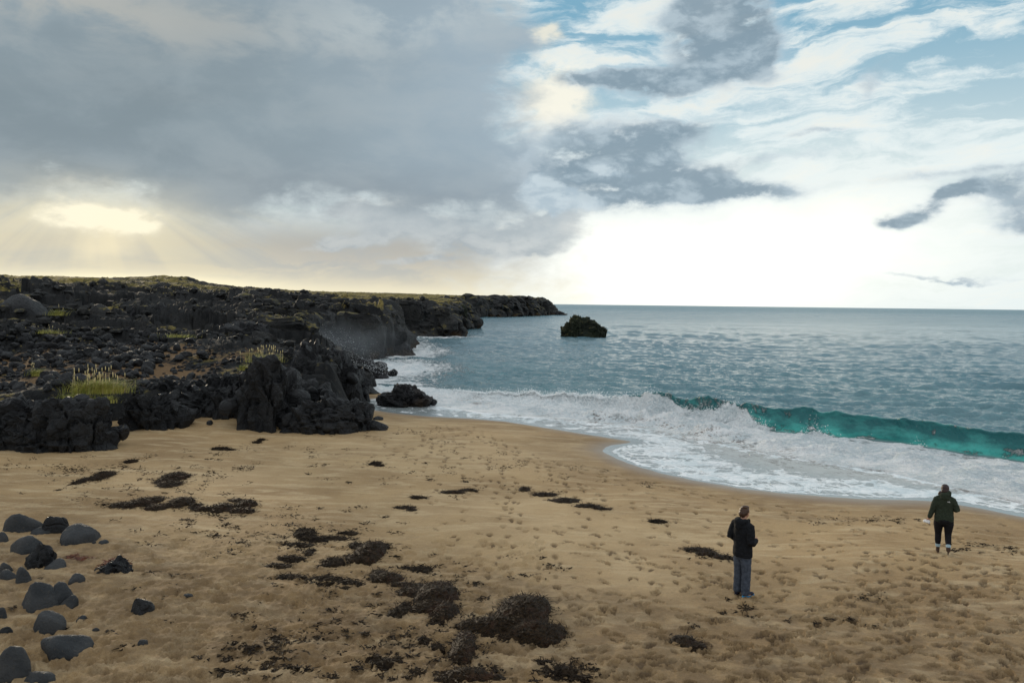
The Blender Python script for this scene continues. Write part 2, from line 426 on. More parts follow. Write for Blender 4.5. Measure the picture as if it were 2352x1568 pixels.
def make_land():
    """lava field: basalt, moss and dry grass, blown sand"""
    mt, g, b = mat_new('lava field')
    geo = g.n('ShaderNodeNewGeometry'); P = geo.outputs['Position']
    nx, ny, nz = g.sep(geo.outputs['Normal'])
    n1 = g.noise(P, 0.5, 6, 0.6); n2 = g.noise(P, 4, 6, 0.65); n3 = g.noise(P, 0.06, 4, 0.6)
    c = g.mix(g.ss(n1, 0.35, 0.65), (0.011, 0.012, 0.013), (0.026, 0.026, 0.026))
    c = g.mix(g.m('MULTIPLY', g.ss(n2, 0.55, 0.7), 0.6), c, (0.048, 0.042, 0.034))
    gr = att(g, 'grass')
    k = g.m('ADD', g.m('ADD', gr, g.m('MULTIPLY', g.m('SUBTRACT', n2, 0.5), 0.7)), g.m('MULTIPLY', g.m('SUBTRACT', n1, 0.5), 1.3))
    gm = g.m('MULTIPLY', g.ss(k, 0.42, 0.62), g.ss(nz, 0.55, 0.9))
    gc = g.mix(g.ss(g.noise(P, 1.2, 5, 0.6), 0.35, 0.65), (0.11, 0.095, 0.026), (0.27, 0.205, 0.065))
    c = g.mix(gm, c, gc)
    sa = att(g, 'sand')
    sm = g.ss(g.m('ADD', sa, g.m('MULTIPLY', g.m('SUBTRACT', n2, 0.5), 1.2)), 0.4, 0.6)
    c = g.mix(g.m('MULTIPLY', sm, g.ss(nz, 0.6, 0.9)), c, (0.19, 0.12, 0.062))
    g.put(b.inputs['Base Color'], c); b.inputs['Roughness'].default_value = 0.8
    b.inputs['Specular IOR Level'].default_value = 0.12
    h = g.m('ADD', g.m('MULTIPLY', n2, 1.0), g.m('MULTIPLY', g.noise(P, 16, 4, 0.6), 0.3))
    bump(g, b, h, 0.8, 0.22)
    return mt


def make_water(far=False):
    mt, g, b = mat_new('sea water')
    geo = g.n('ShaderNodeNewGeometry'); P = geo.outputs['Position']
    foam = att(g, 'foam'); murk_sheen = att(g, 'murk_sheen'); teal = att(g, 'teal'); weed = att(g, 'weed'); calm = att(g, 'calm')
    px, py, pz = g.sep(P)
    Pw = g.vm('ADD', P, g.vm('SCALE', g.noise(P, 0.9, 4, 0.6, out=1), scale=0.9))
    big = g.noise(P, 0.05, 3, 0.5)
    base = g.mix(g.ss(big, 0.35, 0.65), (0.080, 0.180, 0.225), (0.120, 0.225, 0.265))
    base = g.mix(teal, base, g.mix(g.m('ADD', g.m('MULTIPLY', att(g, 'thin'), 0.75), g.ss(g.noise(g.vm('MULTIPLY', P, (1, 1, 2.5)), 0.8, 5, 0.6), 0.35, 0.7, -0.35, 0.45), clamp=True), (0.005, 0.13, 0.125), (0.070, 0.46, 0.40)))  # paler teal stands in for light coming through the wave face
    base = g.mix(murk_sheen, base, g.mix(g.noise(P, 1.5, 5, 0.6), (0.34, 0.33, 0.30), (0.52, 0.53, 0.52)))  # murky wash paled so its colour carries a painted gloss
    # foam: lacy where thin, solid where thick
    f1 = g.noise(Pw, 1.6, 8, 0.68, 0.3); f2 = g.noise(Pw, 7.0, 6, 0.7)
    vo = g.n('ShaderNodeTexVoronoi', feature='DISTANCE_TO_EDGE'); g.put(vo.inputs['Scale'], 1.6); g.L(Pw, vo.inputs['Vector'])
    lace = g.m('MULTIPLY', g.ss(vo.outputs['Distance'], 0.16, 0.0), g.m('SUBTRACT', 1.0, teal))
    fn = g.m('ADD', g.m('ADD', g.m('MULTIPLY', f1, 0.62), g.m('MULTIPLY', f2, 0.30)), g.m('MULTIPLY', lace, 0.12))
    thr = g.m('SUBTRACT', 0.86, g.m('MULTIPLY', foam, 0.72))
    fm = g.m('MULTIPLY', g.ss(g.m('SUBTRACT', fn, thr), -0.05, 0.10), g.ss(foam, 0.02, 0.12))
    fcol = g.mix(g.ss(g.m('ADD', g.m('MULTIPLY', f2, 0.5), g.m('MULTIPLY', g.noise(Pw, 0.7, 6, 0.65), 0.5)), 0.40, 0.58), (0.60, 0.68, 0.71), (0.94, 0.95, 0.95))  # greyer tints put shading into the foam colour
    wd = g.m('MULTIPLY', weed, g.ss(g.m('ADD', g.noise(P, 5.5, 6, 0.75), g.m('MULTIPLY', g.m('SUBTRACT', g.noise(P, 1.1, 3, 0.5), 0.5), 0.5)), 0.50, 0.60))
    c = g.mix(fm, base, fcol)
    c = g.mix(g.m('MULTIPLY', wd, 0.9), c, (0.085, 0.048, 0.028))
    g.put(b.inputs['Base Color'], c)
    r0 = g.m('ADD', 0.10, g.m('MULTIPLY', g.m('ADD', g.m('MULTIPLY', g.ss(py, 50, 420), 0.13), g.m('MULTIPLY', g.ss(py, 250, 1500), 0.14)), 1.0))
    film = g.ss(calm, 0.90, 0.99)
    g.put(b.inputs['Roughness'], g.m('ADD', r0, g.m('MULTIPLY', g.m('MULTIPLY', g.m('MAXIMUM', fm, wd), 0.65), g.m('SUBTRACT', 1.0, g.m('MULTIPLY', film, 0.85)))))
    b.inputs['IOR'].default_value = 1.33; b.inputs['Specular IOR Level'].default_value = 0.5
    # ripples
    Pa = g.vm('MULTIPLY', P, (0.6, 1.5, 1.0))
    r1 = g.noise(Pa, 4.2, 5, 0.66, 0.1); r2 = g.noise(Pa, 1.3, 5, 0.64, 0.1)
    rip = g.m('MULTIPLY', g.m('ADD', g.m('MULTIPLY', r1, 0.11), g.m('MULTIPLY', r2, 0.19)), g.ss(py, 90, 500, 1.0, 2.4))
    rip = g.m('MULTIPLY', rip, g.m('SUBTRACT', 1.0, calm))
    sm = g.m('MULTIPLY', g.noise(Pa, 9, 5, 0.65), g.m('ADD', 0.010, g.m('MULTIPLY', g.m('SUBTRACT', 1.0, calm), 0.05)))
    fh = g.m('MULTIPLY', g.m('MULTIPLY', fm, g.m('ADD', f2, g.m('MULTIPLY', f1, 1.5))), g.m('SUBTRACT', 0.16, g.m('MULTIPLY', film, 0.145)))
    bump(g, b, g.m('ADD', g.m('ADD', rip, sm), fh), 1.0, 1.0)
    return mt


M_SAND = make_sand()
M_ROCK = make_rock('black basalt', (0.011, 0.012, 0.014), (0.024, 0.025, 0.027), (0.048, 0.044, 0.040), rough=0.60)
M_SHORE = make_rock('wet shore basalt', (0.012, 0.012, 0.014), (0.026, 0.026, 0.028), (0.055, 0.050, 0.045), 0.8, tide=True, moss=0.0, rough=.5)
M_CLIFF = make_rock('cliff basalt', (0.013, 0.014, 0.015), (0.027, 0.027, 0.026), (0.055, 0.048, 0.038), 0.5, tide=True, moss=0.45, rough=0.75)
M_STACK = make_rock('mossy stack rock', (0.012, 0.016, 0.011), (0.030, 0.036, 0.018), (0.060, 0.066, 0.026), 0.5, tide=False, moss=1.2, rough=0.8)
M_STONE = make_rock('smooth grey stone', (0.030, 0.034, 0.038), (0.054, 0.056, 0.058), (0.095, 0.084, 0.070), 3.4, rough=0.72, cracks=0.2)
M_PALE = make_rock('pale weathered rock', (0.11, 0.11, 0.10), (0.19, 0.185, 0.17), (0.08, 0.08, 0.075), 0.7, rough=0.8)
M_LAND = make_land()
M_SEA = make_water()


def flat(name, c, rough=0.9, c2=None, sc=20.0, bmp=0.0, spec=0.3):
    mt, g, b = mat_new(name)
    P = g.n('ShaderNodeTexCoord').outputs['Object']
    n = g.noise(P, sc, 5, 0.6)
    g.put(b.inputs['Base Color'], g.mix(g.ss(n, 0.35, 0.65), c, c2 or tuple(k * 1.4 for k in c)))
    b.inputs['Roughness'].default_value = rough; b.inputs['Specular IOR Level'].default_value = spec
    if bmp: bump(g, b, n, 0.6, bmp)
    return mt


M_WEED = flat('brown seaweed', (0.010, 0.006, 0.003), 0.7, (0.064, 0.038, 0.014), 26, 0.02, 0.1)
def weed_mat():
    mt, g, b = mat_new('brown seaweed')
    P = g.n('ShaderNodeTexCoord').outputs['Object']
    n = g.noise(P, 30, 4, 0.65); n2 = g.noise(P, 4, 4, 0.6); n3 = g.noise(P, 70, 2, 0.6)
    c = g.mix(g.ss(n, 0.38, 0.62), (0.007, 0.004, 0.002), (0.034, 0.019, 0.007))
    c = g.mix(g.m('MULTIPLY', g.ss(n2, 0.5, 0.7), 0.5), c, (0.045, 0.016, 0.007))
    c = g.mix(g.ss(n3, 0.62, 0.70), c, (0.095, 0.055, 0.020))
    g.put(b.inputs['Base Color'], c); b.inputs['Roughness'].default_value = .6; b.inputs['Specular IOR Level'].default_value = .15
    bump(g, b, n, .8, .03); return mt


M_WEED = weed_mat()
M_WEEDD = flat('dark seaweed', (0.009, 0.006, 0.004), 0.7, (0.028, 0.018, 0.010), 9, 0.02, 0.08)
M_WEEDR = flat('rusty seaweed', (0.06, 0.015, 0.006), 0.6, (0.16, 0.045, 0.012), 12, 0.01, 0.4)
M_GRASS = flat('dune grass', (0.16, 0.19, 0.03), 0.6, (0.46, 0.42, 0.10), 3)
M_STRAW = flat('dry grass stems', (0.50, 0.40, 0.18), 0.7, (0.62, 0.52, 0.28), 8)
M_DROP = flat('sea spray', (0.78, 0.82, 0.84), 0.7, (0.88, 0.9, 0.9), 8)

# ------------------------------------------------------------------ plan of the place (world metres)
Z_EDGE = 0.10
SHORE = [at_z(u, v, Z_EDGE)[:2] for u, v in ((2700, 1245), (2500, 1208), (2352, 1180), (2250, 1161), (2150, 1144), (2080, 1143), (1990, 1142), (1900, 1137), (1800, 1130),
         (1700, 1118), (1600, 1101), (1530, 1086), (1470, 1068), (1425, 1050), (1405, 1037), (1425, 1027), (1465, 1022), (1484, 1018), (1475, 1013),
         (1400, 1001), (1300, 985), (1180, 966), (1100, 959), (1000, 954), (930, 948), (880, 940), (858, 930), (872, 921), (920, 919), (985, 920), (960, 905), (880, 900), (840, 895), (780, 870), (730, 850))]
SHORE_POLY = SHORE + [(-400, 200), (-400, -60), (60, -60)]


def shore_d(x, y): return sdist(x, y, SHORE_POLY, True)


def sand_base(x, y):
    x = np.atleast_1d(np.asarray(x, float)); y = np.atleast_1d(np.asarray(y, float))
    d = shore_d(x, y)
    z = np.where(d > 0, 0.055 * np.minimum(d, 5) + 0.022 * np.clip(d - 5, 0, 40), 0.07 * np.maximum(d, -25))
    z = Z_EDGE + z
    # berm against the rocks on the left, dune toe
    bx, by = at_z(420, 960, 0.9)[:2]
    z = z + sstep(0, 1, (d - 1) / 4) * (0.55 * np.exp(-((x - bx) ** 2 / 30 + (y - by - 1.5) ** 2 / 9)))
    z = z + sstep(1.0, 7.0, d) * (0.10 * gnoise(to3(x, y) * (0.16, 0.22, 0)) + 0.05 * gnoise(to3(x, y) * (0.5, 0.6, 0), 9.1))
    return z


# a table of the beach for quick look-ups
_tx = np.arange(-62, 48, 0.25); _ty = np.arange(7, 72, 0.25)
_TX, _TY = np.meshgrid(_tx, _ty); _TZ = sand_base(_TX.ravel(), _TY.ravel()).reshape(_TX.shape); _TD = shore_d(_TX.ravel(), _TY.ravel()).reshape(_TX.shape)


def look(T, x, y):
    i = min(max((x + 62) / .25, 0), len(_tx) - 2.001); j = min(max((y - 7) / .25, 0), len(_ty) - 2.001)
    a, b = int(i), int(j); p, q = i - a, j - b
    return (T[b, a] * (1 - p) + T[b, a + 1] * p) * (1 - q) + (T[b + 1, a] * (1 - p) + T[b + 1, a + 1] * p) * q


def on_sand(u, v):
    d = ray(u, v); z = 0.6
    for _ in range(10):
        t = (z - HC) / d[2]; x, y = d[0] * t, d[1] * t; z = 0.5 * z + 0.5 * look(_TZ, x, y)
    return np.array([x, y, z])


# ---- coast of the lava land
def W(u, v, z=0.0): return tuple(at_z(u, v, z)[:2])
ROCKLINE = [(-60, 20), W(-350, 1020, 1.2), W(0, 985, 1.2), W(205, 980, 1.2), W(250, 950, 1.2), W(400, 945, 1.2), W(560, 935, 1.1), W(640, 950, 1.0), W(835, 945, 0.8)]
CL_NEAR = [W(838, 915), W(800, 872), W(770, 850), W(735, 835), W(800, 818), W(905, 817), W(935, 800), W(890, 783), W(865, 774)]
CL_MID = [W(900, 774), W(1000, 775), W(1053, 774), W(1020, 764), W(1086, 755), W(1080, 745), W(1040, 738)]
CL_FAR = [W(1075, 729), W(1150, 727), W(1230, 725), W(1258, 722.5), W(1268, 717), (24, 620), (-120, 900)]
COAST = ROCKLINE + CL_NEAR + CL_MID + CL_FAR + [(-900, 1100), (-900, 20)]

_ctl = [(-500, 960, 30), (-200, 950, 30), (0, 935, 31), (150, 925, 31.5), (300, 925, 33), (450, 905, 35), (600, 880, 37), (750, 880, 38),
        (-300, 880, 36), (0, 885, 36), (200, 885, 36), (400, 875, 40), (550, 850, 42), (650, 835, 44),
        (-400, 820, 45), (0, 825, 45), (200, 820, 45), (400, 832, 45), (0, 775, 57), (200, 780, 57), (400, 778, 58), (560, 780, 60), (680, 800, 60), (760, 815, 62),
        (-500, 700, 80), (-200, 730, 70), (0, 752, 66), (130, 750, 68), (0, 682, 78), (90, 686, 80), (220, 712, 84), (340, 705, 80), (450, 722, 84), (600, 728, 80), (700, 748, 76), (760, 765, 76),
        (0, 665, 120), (300, 676, 120), (500, 686, 120), (650, 700, 110), (780, 712, 98), (860, 722, 92),
        (-300, 640, 170), (100, 652, 170), (300, 660, 170), (500, 676, 170), (700, 690, 155), (850, 702, 135), (950, 713, 140), (1040, 716, 141),
        (-600, 620, 240), (-200, 632, 240), (0, 638, 240), (150, 643, 240), (230, 647, 240), (320, 648, 235), (350, 644, 230), (395, 642, 225), (430, 648, 228), (480, 660, 235), (600, 668, 240), (720, 677, 250), (850, 685, 250), (1000, 692, 215), (1070, 702, 192),
        (-300, 640, 380), (200, 650, 380), (500, 662, 380), (700, 671, 380), (850, 675, 385), (1000, 679, 400), (1100, 683, 410), (1140, 680, 420), (1205, 685, 430), (1262, 690, 440)]
_cp = np.array([at_y(*c) for c in _ctl] + [(-500, 900, 7), (0, 900, 5), (-900, 500, 14), (-300, 1100, 5)])
def _feat(x, y): return np.stack([np.arctan2(x, y) * 7.0, np.log(np.hypot(x, y)) * 3.2], -1)
def _tps(r2): return 0.5 * r2 * np.log(r2 + 1e-9)
_fp = _feat(_cp[:, 0], _cp[:, 1]); _n = len(_fp)
_K = _tps(((_fp[:, None] - _fp[None]) ** 2).sum(-1)) + np.eye(_n) * 0.002
_Pm = np.hstack([np.ones((_n, 1)), _fp])
_w = np.linalg.solve(np.block([[_K, _Pm], [_Pm.T, np.zeros((3, 3))]]), np.concatenate([_cp[:, 2], np.zeros(3)]))


def land_smooth(x, y):
    f = _feat(x, y); out = _w[_n] + f[:, 0] * _w[_n + 1] + f[:, 1] * _w[_n + 2]
    for i in range(_n): out = out + _w[i] * _tps(((f - _fp[i]) ** 2).sum(-1))
    return out


_sc = at_y(190, 840, 42)


def land_height(x, y):
    dc = sdist(x, y, COAST, True)
    base = land_smooth(x, y)
    r = np.hypot(x, y); P = to3(x, y)
    sandy = np.exp(-(((x - _sc[0]) / 11) ** 2 + ((y - _sc[1]) / 11) ** 2) ** 1.5)
    sandy = sandy * sstep(0.8, 3.0, dc)
    wx = x + 1.4 * gnoise(P * 0.25, 3.3); wy = y + 1.4 * gnoise(P * 0.25, 7.7)
    n = 1.0 * fbm(P, 0.045, 4, 0.5, 2.0, True)
    _, _, h1 = worley2(wx / 6.5, wy / 5.0, 3); _, _, h2 = worley2(wx / 2.4, wy / 2.0, 9); f1, f2, h3 = worley2(wx / 0.9, wy / 0.8, 21)
    crag = 1.25 * (h1 - 0.5) + 0.50 * (h2 - 0.5) + 0.26 * (h3 - 0.5) - 0.25 * sstep(0.14, 0.0, f2 - f1)
    farg = sstep(150, 420, r)
    amp = (1 - 0.93 * sandy) * (0.45 + 0.85 * sstep(35, 60, r)) * (1 - 0.30 * farg)
    z = base + amp * (n * 0.8 + crag * 0.95 * (1 - 0.62 * sstep(95, 240, r))) + 0.05 * gnoise(P * 0.8)
    zc = np.where(y < 46, sand_base(x, y) - 0.6, -1.5)
    k = sstep(-0.2, 1.8 + 0.004 * r, dc + 0.5 * gnoise(P * 0.5))
    return zc + (z - zc) * k, sandy, dc, base


# ------------------------------------------------------------------ beach
def build_beach():
    az = np.linspace(R(-37.5), R(37.5), 850)
    # row spacing even on the eye, down to the water and on under the rocks
    inv = np.linspace(1 / 9.9, 1 / 52.0, 530); r = 1 / inv
    r = np.concatenate([r, [60, 75, 100]])
    A, D = np.meshgrid(az, r)
    x = (D * np.sin(A)).ravel(); y = (D * np.cos(A)).ravel()
    z = sand_base(x, y); d = shore_d(x, y)
    P = to3(x, y)
    dry = sstep(2.0, 6.0, d)
    # trampled, lumpy sand on the near left; smooth towards the water
    lump = sstep(5, -5, x + 0.25 * (y - 16)) * sstep(24, 15, y)
    rough = np.clip(0.25 + 0.75 * lump, 0, 1) * dry
    z = z + rough * (0.040 * fbm(P, 2.2, 3, 0.55, 1.7) + 0.030 * fbm(P * (1, .8, 1), 5.5, 2, .6, 4.4, True))
    damp_shade = np.zeros_like(z)
    grit = np.zeros_like(z)
    # footprints: heel and sole pits with a pushed-up rim
    nc = len(az); nr = len(r)
    lr = r
    X = x.reshape(nr, nc); Y = y.reshape(nr, nc); Z = z.reshape(nr, nc); DP = damp_shade.reshape(nr, nc)

    def stamp(cx, cy, ang, L, Wd, dep, dk):
        rr = math.hypot(cx, cy); a = math.atan2(cx, cy)
        j0 = int(np.searchsorted(az, a - L / rr)); j1 = int(np.searchsorted(az, a + L / rr)) + 1
        i0 = int(np.searchsorted(lr, rr - L)); i1 = int(np.searchsorted(lr, rr + L)) + 1
        if j0 >= nc or i0 >= nr or j1 <= 0 or j1 - j0 < 2 or i1 - i0 < 1: return
        xs = X[i0:i1, j0:j1] - cx; ys = Y[i0:i1, j0:j1] - cy
        c, s = math.cos(ang), math.sin(ang)
        p = (xs * c + ys * s) / (L * 0.5); q = (-xs * s + ys * c) / (Wd * 0.5 * (1.0 + 0.22 * np.sign(p)))
        dd = np.sqrt(np.abs(p) ** 2.4 + np.abs(q) ** 2.2)
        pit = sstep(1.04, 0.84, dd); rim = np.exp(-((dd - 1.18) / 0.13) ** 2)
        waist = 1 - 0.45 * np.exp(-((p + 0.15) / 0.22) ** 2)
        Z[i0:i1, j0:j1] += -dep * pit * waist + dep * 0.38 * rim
        DP[i0:i1, j0:j1] = np.maximum(DP[i0:i1, j0:j1], dk * sstep(1.04, 0.86, dd))  # pit shade put into the colour, along with damp dug-up sand
    rnd = random.Random(5)
    tracks = [((2352, 1568), (2165, 1275), 3), ((1400, 1568), (2352, 1300), 5), ((2160, 1275), (1700, 1568), 4), ((1250, 1568), (1250, 1130), 2), ((1250, 1130), (950, 980), 3),
              ((1706, 1368), (1360, 1568), 3), ((1706, 1368), (1480, 1150), 2), ((1480, 1150), (1050, 975), 3), ((2352, 1420), (1800, 1350), 4), ((1800, 1350), (1320, 1230), 2),
              ((2300, 1250), (1900, 1180), 3), ((1900, 1180), (1300, 1060), 3), ((1700, 1568), (2300, 1400), 4), ((1100, 1130), (900, 985), 3), ((1400, 1400), (1330, 1300), 1),
              ((1330, 1300), (1180, 1100), 2), ((2352, 1500), (1500, 1500), 3), ((700, 1040), (1300, 1060), 2), ((1500, 1568), (1560, 1420), 2), ((880, 1060), (1100, 1000), 3)]
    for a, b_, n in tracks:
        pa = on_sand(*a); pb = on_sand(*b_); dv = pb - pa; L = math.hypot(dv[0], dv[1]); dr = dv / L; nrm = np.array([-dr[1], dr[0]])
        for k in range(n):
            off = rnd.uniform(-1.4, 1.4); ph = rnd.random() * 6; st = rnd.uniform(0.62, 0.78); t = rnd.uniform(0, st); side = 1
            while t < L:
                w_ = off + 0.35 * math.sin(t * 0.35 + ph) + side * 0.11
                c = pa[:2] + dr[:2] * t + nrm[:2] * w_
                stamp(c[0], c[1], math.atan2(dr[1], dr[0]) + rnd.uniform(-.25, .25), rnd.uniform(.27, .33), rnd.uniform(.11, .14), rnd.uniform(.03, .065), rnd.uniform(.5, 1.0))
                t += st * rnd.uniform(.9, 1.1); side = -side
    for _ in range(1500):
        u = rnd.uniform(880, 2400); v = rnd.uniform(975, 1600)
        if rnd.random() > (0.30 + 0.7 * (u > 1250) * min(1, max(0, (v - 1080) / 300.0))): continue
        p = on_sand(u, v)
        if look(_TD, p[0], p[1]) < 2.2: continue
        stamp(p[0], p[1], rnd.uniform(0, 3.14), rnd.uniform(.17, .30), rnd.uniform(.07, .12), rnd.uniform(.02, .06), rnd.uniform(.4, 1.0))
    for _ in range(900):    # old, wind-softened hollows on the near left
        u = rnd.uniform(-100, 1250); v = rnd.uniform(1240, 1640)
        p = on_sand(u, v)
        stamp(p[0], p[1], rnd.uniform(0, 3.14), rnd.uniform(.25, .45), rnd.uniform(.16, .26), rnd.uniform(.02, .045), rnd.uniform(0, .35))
    z = Z.ravel(); damp_shade = DP.ravel()
    # damp patches
    nz = fbm(P, 0.5, 4, 0.55, 8.8)
    def patch(u, v, ru, rv):
        p = on_sand(u, v); q = on_sand(u + ru, v); s = on_sand(u, v + rv)
        rx = abs(q[0] - p[0]); ry = abs(s[1] - p[1])
        return np.exp(-(((x - p[0]) / rx) ** 2 + ((y - p[1]) / ry) ** 2))
    for u, v, ru, rv, k in ((2250, 1480, 250, 70, .75), (2050, 1360, 280, 45, .55), (1850, 1400, 260, 40, .35), (1700, 1500, 200, 50, .35), (2300, 1400, 200, 40, .5), (2100, 1540, 300, 40, .4), (1290, 1550, 90, 30, .9), (1900, 1190, 200, 12, .4), (1580, 1475, 40, 14, .7)):
        damp_shade = np.maximum(damp_shade, k * patch(u, v, ru, rv) * sstep(-0.35, 0.35, nz + 0.1))
    for u, v, ru, rv, k in ((850, 1380, 300, 90, .8), (800, 1530, 420, 80, .9), (350, 1130, 320, 60, .85), (150, 1080, 260, 40, .8), (600, 1230, 320, 60, .7), (100, 1150, 200, 50, .6), (800, 1060, 350, 40, .5), (300, 1450, 500, 150, .35), (600, 1040, 300, 30, .5)):
        grit = np.maximum(grit, k * patch(u, v, ru, rv) * sstep(-0.3, 0.4, fbm(P, 0.7, 4, 0.55, 3.1)))
    damp_shade = np.maximum(damp_shade, 0.72 * sstep(16.5, 10.0, y) * sstep(-.45, .35, fbm(P, 0.9, 4, .6, 2.2)))
    damp_shade = np.maximum(damp_shade, 0.55 * lump * sstep(-.5, .4, fbm(P * (.8, 1.3, 1), 2.6, 3, .6, 7.2)))
    damp_shade = np.maximum(damp_shade, 0.80 * np.clip(sstep(19.5, 12, y) + 0.75 * lump, 0, 1) * (0.8 + 0.4 * fbm(P, 0.3, 3, .5, 6.6)))  # broadly darker towards the near edge and over the lumpy left
    pale = np.zeros_like(x)
    for u, v, ru, rv, k in ((1000, 1040, 330, 50, .8), (1350, 1230, 330, 90, .9), (1250, 1370, 170, 90, .8), (1180, 1170, 300, 60, .7), (1480, 1310, 150, 60, .8), (560, 1090, 260, 22, .6)):
        pale = np.maximum(pale, k * patch(u, v, ru, rv))
    damp_shade = np.where(damp_shade > .5, damp_shade, damp_shade * (1 - .7 * pale))
    wetl = sstep(1.9 + 0.8 * gnoise(P * 0.3, 5.5), 0.25, d)
    # the band just above the swash is smooth and evenly damp
    damp_shade = np.maximum(damp_shade * sstep(1.0, 2.5, d), 0.30 * sstep(6, 1.5, d) * sstep(-1, 0, d))
    me = mesh_np('beach_sand', np.stack([x, y, z], 1), grid_faces(nr, nc), M_SAND, {'damp_shade': damp_shade, 'wet': wetl, 'grit': grit, 'pale': pale})
    tag(link('beach_sand', me), kind='structure')
    # the sheet that carries the beach on, under sea and land
    b = 30000.0
    me = mesh_np('sea_bed', [(-b, -200, -2.2), (b, -200, -2.2), (b, b, -2.2), (-b, b, -2.2)], [(0, 1, 2, 3)], M_SAND)
    tag(link('sea_bed', me), kind='structure')


build_beach()


# ------------------------------------------------------------------ lava land
def grass_amount(x, y):
    rr = np.hypot(x, y); P = to3(x, y)
    grass = np.clip(0.20 + 0.40 * sstep(90, 220, rr) + 0.55 * fbm(P, 0.02, 4, 0.55, 6.1) + 0.45 * fbm(P, 0.11, 3, 0.55, 1.1), 0, 1)
    # named green places: meadow strip on the left, sward on the plateau
    for u, v, Y, ru, ry, k in ((20, 770, 58, 90, 4, .95), (380, 775, 60, 60, 5, .75), (130, 765, 60, 120, 2.5, .8), (900, 692, 250, 130, 60, .95), (1080, 700, 250, 60, 60, .8), (800, 712, 130, 80, 12, .75),
                               (860, 720, 100, 60, 8, .7), (500, 672, 180, 260, 40, .55), (150, 648, 220, 300, 40, .5), (250, 730, 75, 60, 4, .6), (1000, 715, 140, 60, 10, .5), (100, 930, 32, 60, 2, .5)):
        p = at_y(u, v, Y); q = at_y(u + ru, v, Y); rx = abs(q[0] - p[0])
        grass = np.maximum(grass, k * np.exp(-(((x - p[0]) / rx) ** 2 + ((y - p[1]) / ry) ** 2)))
    return grass


def build_land():
    az = np.linspace(R(-41), R(7), 450)
    r = np.exp(np.linspace(math.log(28), math.log(900), 400))
    A, D = np.meshgrid(az, r); x = (D * np.sin(A)).ravel(); y = (D * np.cos(A)).ravel()
    z, sandy, dc, base = land_height(x, y)
    P = to3(x, y)
    rr = D.ravel()
    gn = fbm(P, 0.02, 4, 0.55, 6.1)
    grass = grass_amount(x, y)
    me = mesh_np('lava_field', np.stack([x, y, z], 1), grid_faces(len(r), len(az)), M_LAND, {'grass': grass, 'sand': sandy * np.clip(0.62 + 0.9 * fbm(P, 0.35, 3, .5, 1.9), 0, 1)})
    tag(link('lava_field', me), kind='structure')


build_land()

# ------------------------------------------------------------------ rocks
_ico = {}


def ico(sub):
    if sub not in _ico:
        bm = bmesh.new(); bmesh.ops.create_icosphere(bm, subdivisions=sub, radius=1.0)
        V = np.array([v.co[:] for v in bm.verts]); F = np.array([[v.index for v in f.verts] for f in bm.faces]); bm.free()
        _ico[sub] = (V / np.linalg.norm(V, axis=1)[:, None], F)
    return _ico[sub]


def rotm(rs):
    q = Quaternion(rs.normal(size=4)); q.normalize(); return np.array(q.to_matrix())


def chisel(sub, size, rs, planes=14, sharp=1.0, cent=(0, 0, 0), rough=0.06, worn=0.0, upright=False):
    """an angular block: directions cut by random planes, then weathered"""
    D, F = ico(sub)
    N = rs.normal(size=(planes, 3)); N /= np.linalg.norm(N, axis=1)[:, None]
    dist = rs.uniform(0.62, 0.95, planes)
    dp = D @ N.T
    rad = np.where(dp > 0.05, dist / np.maximum(dp, 0.05), 9.0)
    if worn > 0:
        k = 6 + 10 * (1 - worn); rad = (np.sum(np.minimum(rad, 9) ** (-k), axis=1) + 1.05 ** (-k)) ** (-1 / k)
    else: rad = np.minimum(rad.min(1), 1.12)
    V = D * rad[:, None]
    off = rs.uniform(0, 60, 3); sz = np.asarray(size, float)
    if rough:
        V = V * (1 + rough * 1.6 * fbm(V * 1.6 + off, 1.0, 3)[:, None] + rough * 0.8 * gnoise(V * 6 + off)[:, None])
    V = V * sz
    if not upright: pass
    a = rs.uniform(0, 6.28); c, s = math.cos(a), math.sin(a)
    V = V @ np.array([[c, s, 0], [-s, c, 0], [0, 0, 1]])
    return V + np.asarray(cent), F


def merge(parts):
    Vs, Fs, k = [], [], 0
    for V, F in parts: Vs.append(V); Fs.append(F + k); k += len(V)
    return np.vstack(Vs), np.vstack(Fs)


def craggy(V, scale=0.55, amp=0.16, seed=0, grit=1.0):
    """cracks and blocky ledges cut into a mass, in place-fixed coordinates"""
    Pw = V + 0.25 * np.stack([gnoise(V * 1.1, 1.0), gnoise(V * 1.1, 5.0), gnoise(V * 1.1, 9.0)], 1)
    f1, f2, h = worley3(Pw / scale, seed)
    g1, g2, h2 = worley3(Pw / (scale * 0.42), seed + 11)
    amp = amp * 1.5; c = V.mean(0); n = V - c; n[:, 2] *= 0.6; n /= np.linalg.norm(n, axis=1)[:, None] + 1e-9
    d = amp * ((h - 0.5) * 1.5 - 0.9 * sstep(0.10, 0, f2 - f1)) + amp * 0.38 * ((h2 - 0.5) * 1.2 - 0.5 * sstep(0.12, 0, g2 - g1))
    # ledges and joints: saw-toothed steps along two tilted directions
    rq = np.random.RandomState(seed + 5)
    for kk, (sc_, am) in enumerate(((scale * 0.95, 0.62), (scale * 0.5, 0.42), (scale * 0.8, 0.5))):
        ax = np.array([rq.normal() * .35, rq.normal() * .35, 1.0]) if kk < 2 else np.array([1.0, rq.normal() * .5, .3])
        ax /= np.linalg.norm(ax); q = (Pw @ ax) / sc_ + 0.6 * gnoise(V * (0.5 / scale), 2.0 + kk); q = q - np.floor(q)
        d = d + am * amp * (q - 0.5)
    d = d + grit * amp * (0.30 * fbm(V, 1.3 / scale, 3, .6, 3.0, True) + 0.16 * gnoise(V * (4.5 / scale), 6.0))
    return V + n * d[:, None]


